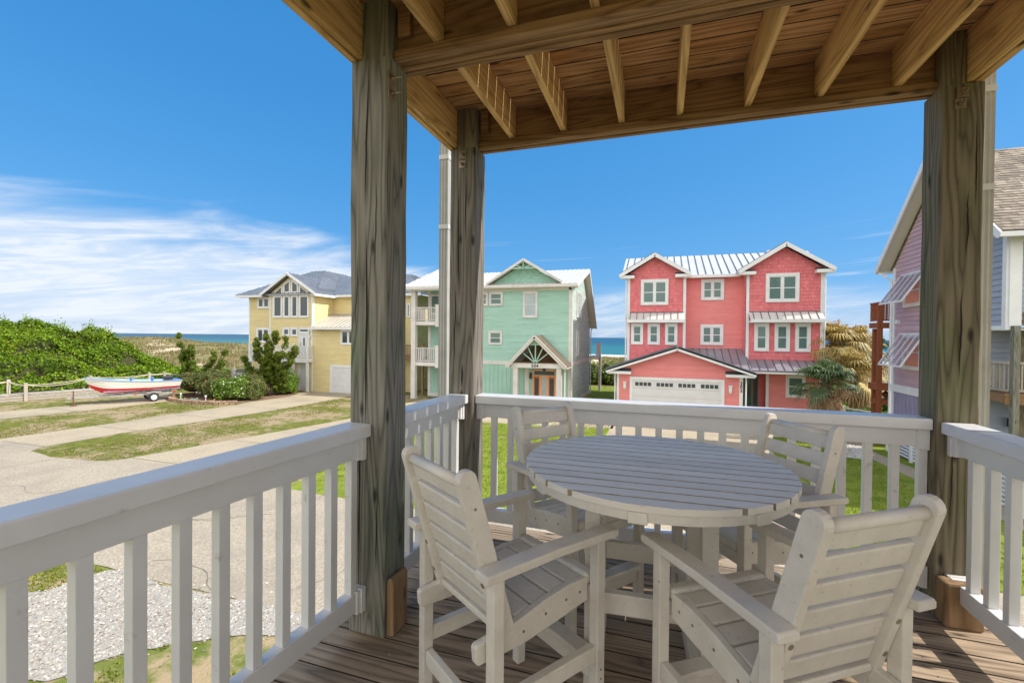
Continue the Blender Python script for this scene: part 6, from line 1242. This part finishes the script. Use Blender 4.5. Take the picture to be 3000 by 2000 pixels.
palm('short shaggy fan palm with brown hanging fronds before the pink house wall', 7.45, 25.0, 2.45, 1.5, 44, L_palm, 34)
palm('golden fan palm standing close to the pink house corner', 9.55, 31.0, 4.2, 1.9, 46, L_palmg, 34)
palm('tall fan palm with a green tuft next to the cedar deck', 10.75, 31.6, 4.1, 1.7, 42, L_palmg, 34)
palm('low golden fan palm filling the gap between the two tall palms', 9.9, 29.0, 2.7, 1.6, 36, L_palmg, 34)
palm('small fan palm half hidden under the cedar deck', 12.4, 33.0, 3.7, 1.3, 22, L_palm, 6)
shrub('round_shrub', 'bright shrub under the stair of the cedar deck', 'shrub', [((8.6, 27.2, 0.5), (0.8, 0.8, 0.8)), ((9.9, 26.6, 0.5), (0.8, 0.7, 0.7))], 6000, 0.06, L_bright)
t = thing('grass_tuft', 'green grass tuft growing in the pebble bed', 'plant', (7.0, 21.6, 0.02)); q = MB()
for k in range(140):
    a, r_ = random.uniform(0, 6.28), random.uniform(0.02, 0.12); b_ = Vector((math.cos(a) * r_, math.sin(a) * r_, 0)); e = b_ * 2.3 + Vector((0, 0, random.uniform(0.22, 0.38))); w_ = Vector((-math.sin(a), math.cos(a), 0)) * 0.010; q.add([b_ - w_, b_ + w_, e], [(0, 1, 2)])
q.build('blades', gm_lush, t)
tag(pebbles('pebble_stones', (lambda q_: q_[inpoly(q_[:, 0], q_[:, 1], PEB)])(np.stack([rng.uniform(6.4, 8.2, 5000), rng.uniform(20.2, 23.4, 5000)], -1)), 0.035, 0.02, mat('pebble_bits', (0.35, 0.31, 0.26), (0.66, 0.63, 0.58), 3.0, 0.8, rnd=0.9)), kind='stuff')

# ------------------------------------------------------------ boardwalk with rope, boat on its trailer
bd = Vector((0.28, 0.96, 0)).normalized(); bn = Vector((-bd.y, bd.x, 0)); A0 = Vector((-39.45, 18.4, 0))
bw_ = thing('boardwalk', 'low weathered timber boardwalk along the foot of the green thicket', 'boardwalk', tuple(A0)); q = MB(); s0_, s1_ = -26.0, 17.0
k = int((s1_ - s0_) / 0.15)
for i in range(k): c = bd * (s0_ + 0.15 * i); q.bar(c, c + bn * 1.55, 0.142, 0.035, rnd=None); 
for v in range(len(q.v)): q.v[v] = (q.v[v][0], q.v[v][1], q.v[v][2] + 0.40)
q.build('planks', M_ltwood, bw_); q = MB()
for z in (0.28, 0.10): q.bar(bd * s0_ - bn * 0.02 + Vector((0, 0, z)), bd * s1_ - bn * 0.02 + Vector((0, 0, z)), 0.04, 0.16)
q.build('side_board', M_ltwood, bw_, 0.004)
pts_ = [(-4.6, 1.5), (-0.55, 1.5), (0.0, -0.06), (3.55, 1.5), (7.1, 1.5), (8.1, 1.5), (13.2, 1.5)]
P_W = []
for s, o_ in pts_:
    c = A0 + bd * s + bn * o_; t = thing('rope_post', 'x', 'post', tuple(c), math.atan2(bd.y, bd.x), 'timber posts carrying the rope along the boardwalk'); h_ = 1.35 if o_ > 0 else 1.18
    MB().box(-0.085, 0.085, -0.085, 0.085, 0, h_).build('timber', M_ltwood, t, 0.008); MB().tube([(-0.088, 0, h_ - 0.12), (0.088, 0, h_ - 0.12)], 0.03, 8).build('rope_knot', M_rope, t); P_W.append((c + Vector((0, 0, h_ - 0.12)), t))
labs = ['leftmost of the timber rope posts, where the rope leaves the picture', 'grey timber rope post standing behind the one nearest the street', 'timber rope post on the street side edge of the boardwalk', 'timber rope post just behind the bow of the boat', 'timber rope post seen above the middle of the boat', 'timber rope post seen above the boat between its two blue seats', 'timber rope post by the sprawling juniper']
for (c, t), lb in zip(P_W, labs): t['label'] = lb
rp = thing('rope', 'pale sagging double rope strung from post to post along the boardwalk', 'rope', tuple(A0)); q = MB()
for i in range(len(P_W) - 1):
    a, b2 = P_W[i][0] - A0, P_W[i + 1][0] - A0
    for dz, sag in ((0.0, 0.16), (-0.02, 0.30)):
        L_ = (b2 - a).length; q.tube([a.lerp(b2, j / 10) + Vector((0, 0, dz - sag * L_ / 4.5 * 4 * (j / 10) * (1 - j / 10))) for j in range(11)], 0.022, 5)
q.build('strand', M_rope, rp)
# boat: axis runs from the bow (x=0) to the stern (x=L)
bow, stern = Vector((-33.9, 18.5, 0)), Vector((-31.9, 23.0, 0)); bax = (stern - bow).normalized(); BL = (stern - bow).length; rzb = math.atan2(bax.y, bax.x)
bt = thing('boat', 'white open dory with red bottom and blue interior resting on a trailer', 'boat', (bow.x, bow.y, 0), rzb)
def station(u):
    """half section at u (0 bow .. 1 stern): keel -> sheer points (y, z)"""
    keel = 0.62 + 0.42 * max(0, 1 - u / 0.22) ** 2 + 0.05 * u; sheer = 1.28 + 0.40 * (1 - u) ** 2.2 + 0.03 * u; hb = 0.86 * math.sin(min(1, (u + 0.012) / 0.62) * math.pi / 2) ** 0.75 * (1 - 0.16 * max(0, u - 0.6) / 0.4)
    bb = hb * (0.62 * min(1, u / 0.3 + 0.02)); P_ = []
    for k in range(9):
        v = k / 8; P_.append((bb * min(1, v * 2.2) + (hb - bb) * max(0, (v - 0.28) / 0.72) ** 0.8, keel + (0.10 * v * 2 if v < 0.28 else 0.056 + (sheer - keel - 0.056) * ((v - 0.28) / 0.72) ** 1.35)))
    return P_, sheer, hb
NST = 26; up_ = MB(); lo_ = MB(); ins = MB(); gun = MB()
st = [station(i / (NST - 1)) for i in range(NST)]; X_ = [BL * (i / (NST - 1)) + (0.30 * 0 if i else 0) for i in range(NST)]
def rake(x, z, u): return x + (1.28 + 0.40 - z) * 0.55 * max(0, 1 - u / 0.35) ** 1.5 - (0.30 * (1.3 - z)) * max(0, (u - 0.9) / 0.1)
for i in range(NST - 1):
    u0, u1 = i / (NST - 1), (i + 1) / (NST - 1)
    for s in (-1, 1):
        for k in range(8):
            z_mid = 0.5 * (st[i][0][k][1] + st[i][0][k + 1][1]); tgt = lo_ if k < 5 else up_
            a, b2, c, d_ = st[i][0][k], st[i][0][k + 1], st[i + 1][0][k + 1], st[i + 1][0][k]; lapo = 0.012 if k >= 5 else 0
            vs = [(rake(X_[i], a[1], u0), s * (a[0] + lapo), a[1]), (rake(X_[i], b2[1], u0), s * b2[0], b2[1]), (rake(X_[i + 1], c[1], u1), s * c[0], c[1]), (rake(X_[i + 1], d_[1], u1), s * (d_[0] + lapo), d_[1])]
            tgt.add(vs, [(0, 1, 2, 3) if s > 0 else (3, 2, 1, 0)], 0.5)
            vi = [(v[0], v[1] * 0.95, v[2] + 0.02) for v in vs]; ins.add(vi, [(3, 2, 1, 0) if s > 0 else (0, 1, 2, 3)], 0.5)
        gun.bar((rake(X_[i], st[i][1], u0), s * st[i][2], st[i][1] + 0.01), (rake(X_[i + 1], st[i + 1][1], u1), s * st[i + 1][2], st[i + 1][1] + 0.01), 0.07, 0.05, rnd=0.5)
tp = [(rake(BL, p_[1], 1), p_[0], p_[1]) for p_ in st[-1][0]]; tn = [(p_[0], -p_[1], p_[2]) for p_ in tp[::-1]]
up_.add(tp + tn, [tuple(range(len(tp + tn)))], 0.5); ins.box(0.9, BL - 0.1, -0.6, 0.6, 0.78, 0.80)
up_.build('hull', M_white, bt); lo_.build('red_bottom', M_bred, bt); ins.build('interior', mat('boat_inside', (0.35, 0.50, 0.68), rough=0.5), bt); gun.build('gunwale', mat('boat_gunwale', (0.25, 0.38, 0.60), rough=0.4), bt)
for x_, w_, nm in ((2.1, 0.24, 'seat'), (3.25, 0.20, 'seat')): MB().box(x_ - w_, x_ + w_, -0.22, 0.22, 0.95, 1.2).box(x_ + w_ - 0.1, x_ + w_, -0.22, 0.22, 1.2, 1.58).build(nm, M_bblue, bt, 0.05, seg=3)
MB().box(1.45, 1.75, -0.5, 0.5, 1.15, 1.30).build('thwart', M_bblue, bt, 0.03); MB().box(2.6, 2.9, -0.7, 0.7, 1.08, 1.14).box(3.7, 4.0, -0.7, 0.7, 1.12, 1.18).build('thwart', M_white, bt)
MB().box(4.0, 4.5, -0.28, 0.28, 1.2, 1.58).build('outboard_cowl', mat('outboard_black', (0.03, 0.03, 0.04), rough=0.3), bt, 0.06, seg=3); MB().box(BL - 0.55, BL + 0.02, -0.75, 0.75, 1.30, 1.34).build('stern_deck', M_bblue, bt, 0.02)
MB().box(0.35, 0.55, -0.03, 0.03, 1.60, 1.72).build('bow_cleat', M_galv, bt)
tl_ = thing('boat_trailer', 'galvanised two wheeled trailer with winch post and jack under the white boat', 'trailer', (bow.x, bow.y, 0), rzb)
q = MB(); q.bar((-0.75, 0, 0.50), (0.6, 0, 0.52), 0.08, 0.10); 
for s in (-1, 1): q.bar((0.5, 0.05 * s, 0.52), (1.7, 0.55 * s, 0.50), 0.06, 0.10); q.bar((1.7, 0.55 * s, 0.50), (4.5, 0.55 * s, 0.50), 0.06, 0.10); q.bar((4.2, 0.3 * s, 0.5), (4.2, 0.3 * s, 0.8), 0.05, 0.05, up=(0, 1, 0))
for x_ in (1.7, 2.8, 4.4): q.bar((x_, -0.55, 0.50), (x_, 0.55, 0.50), 0.06, 0.08)
for s in (-1, 1): q.bar((2.0, 0.35 * s, 0.60), (4.5, 0.35 * s, 0.66), 0.05, 0.05)
q.build('frame', M_galv, tl_); q = MB(); q.bar((0.25, 0, 0.52), (0.0, 0, 1.10), 0.07, 0.07, up=(0, 1, 0)); q.tube([(0.05, -0.12, 1.0), (0.05, 0.12, 1.0)], 0.07, 10); q.build('winch_post', M_galv, tl_)
q = MB(); q.tube([(-0.45, -0.12, 0.02), (-0.45, -0.12, 0.95)], 0.03, 8); q.bar((-0.6, -0.12, 0.03), (-0.3, -0.12, 0.03), 0.12, 0.04); q.build('jack', mat('jack_rust', (0.16, 0.05, 0.04), rough=0.7), tl_)
for s in (-1, 1):
    y_ = s * 0.80; xw = 3.35
    T = Matrix.Translation((xw, y_, 0.29)) @ Matrix.Rotation(R(90), 4, 'X'); prof = []; wv = MB(); nn = 24
    ringp = [(0.17, -0.07), (0.27, -0.08), (0.29, -0.04), (0.29, 0.04), (0.27, 0.08), (0.17, 0.07)]; vs = []
    for k in range(nn):
        a = 2 * math.pi * k / nn
        for r_, z_ in ringp: vs.append(T @ Vector((r_ * math.cos(a), r_ * math.sin(a), z_)))
    wv.add(vs, [(k * 6 + j, k * 6 + j + 1, ((k + 1) % nn) * 6 + j + 1, ((k + 1) % nn) * 6 + j) for k in range(nn) for j in range(5)]); wo_ = wv.build('wheel', M_rubber, tl_, smooth=True)
    MB().tube([T @ Vector((0, 0, -0.055)), T @ Vector((0, 0, 0.055))], 0.175, 18).tube([T @ Vector((0, 0, -0.075)), T @ Vector((0, 0, 0.075))], 0.06, 10).build('rim', M_trim, wo_)
    q = MB(); q.box(xw - 0.38, xw + 0.38, y_ - 0.12, y_ + 0.12, 0.60, 0.63); q.bar((xw - 0.37, y_, 0.62), (xw - 0.47, y_, 0.48), 0.24, 0.03); q.bar((xw + 0.37, y_, 0.62), (xw + 0.47, y_, 0.48), 0.24, 0.03); q.build('mudguard', M_galv, tl_, 0.01)
    MB().box(4.45, 4.55, s * 0.70 - 0.06, s * 0.70 + 0.06, 0.5, 0.62).build('tail_lamp', M_bred, tl_); MB().box(2.35, 2.5, s * 0.59, s * 0.59 + s * 0.02, 0.49, 0.56).build('marker_lamp', M_orange, tl_)
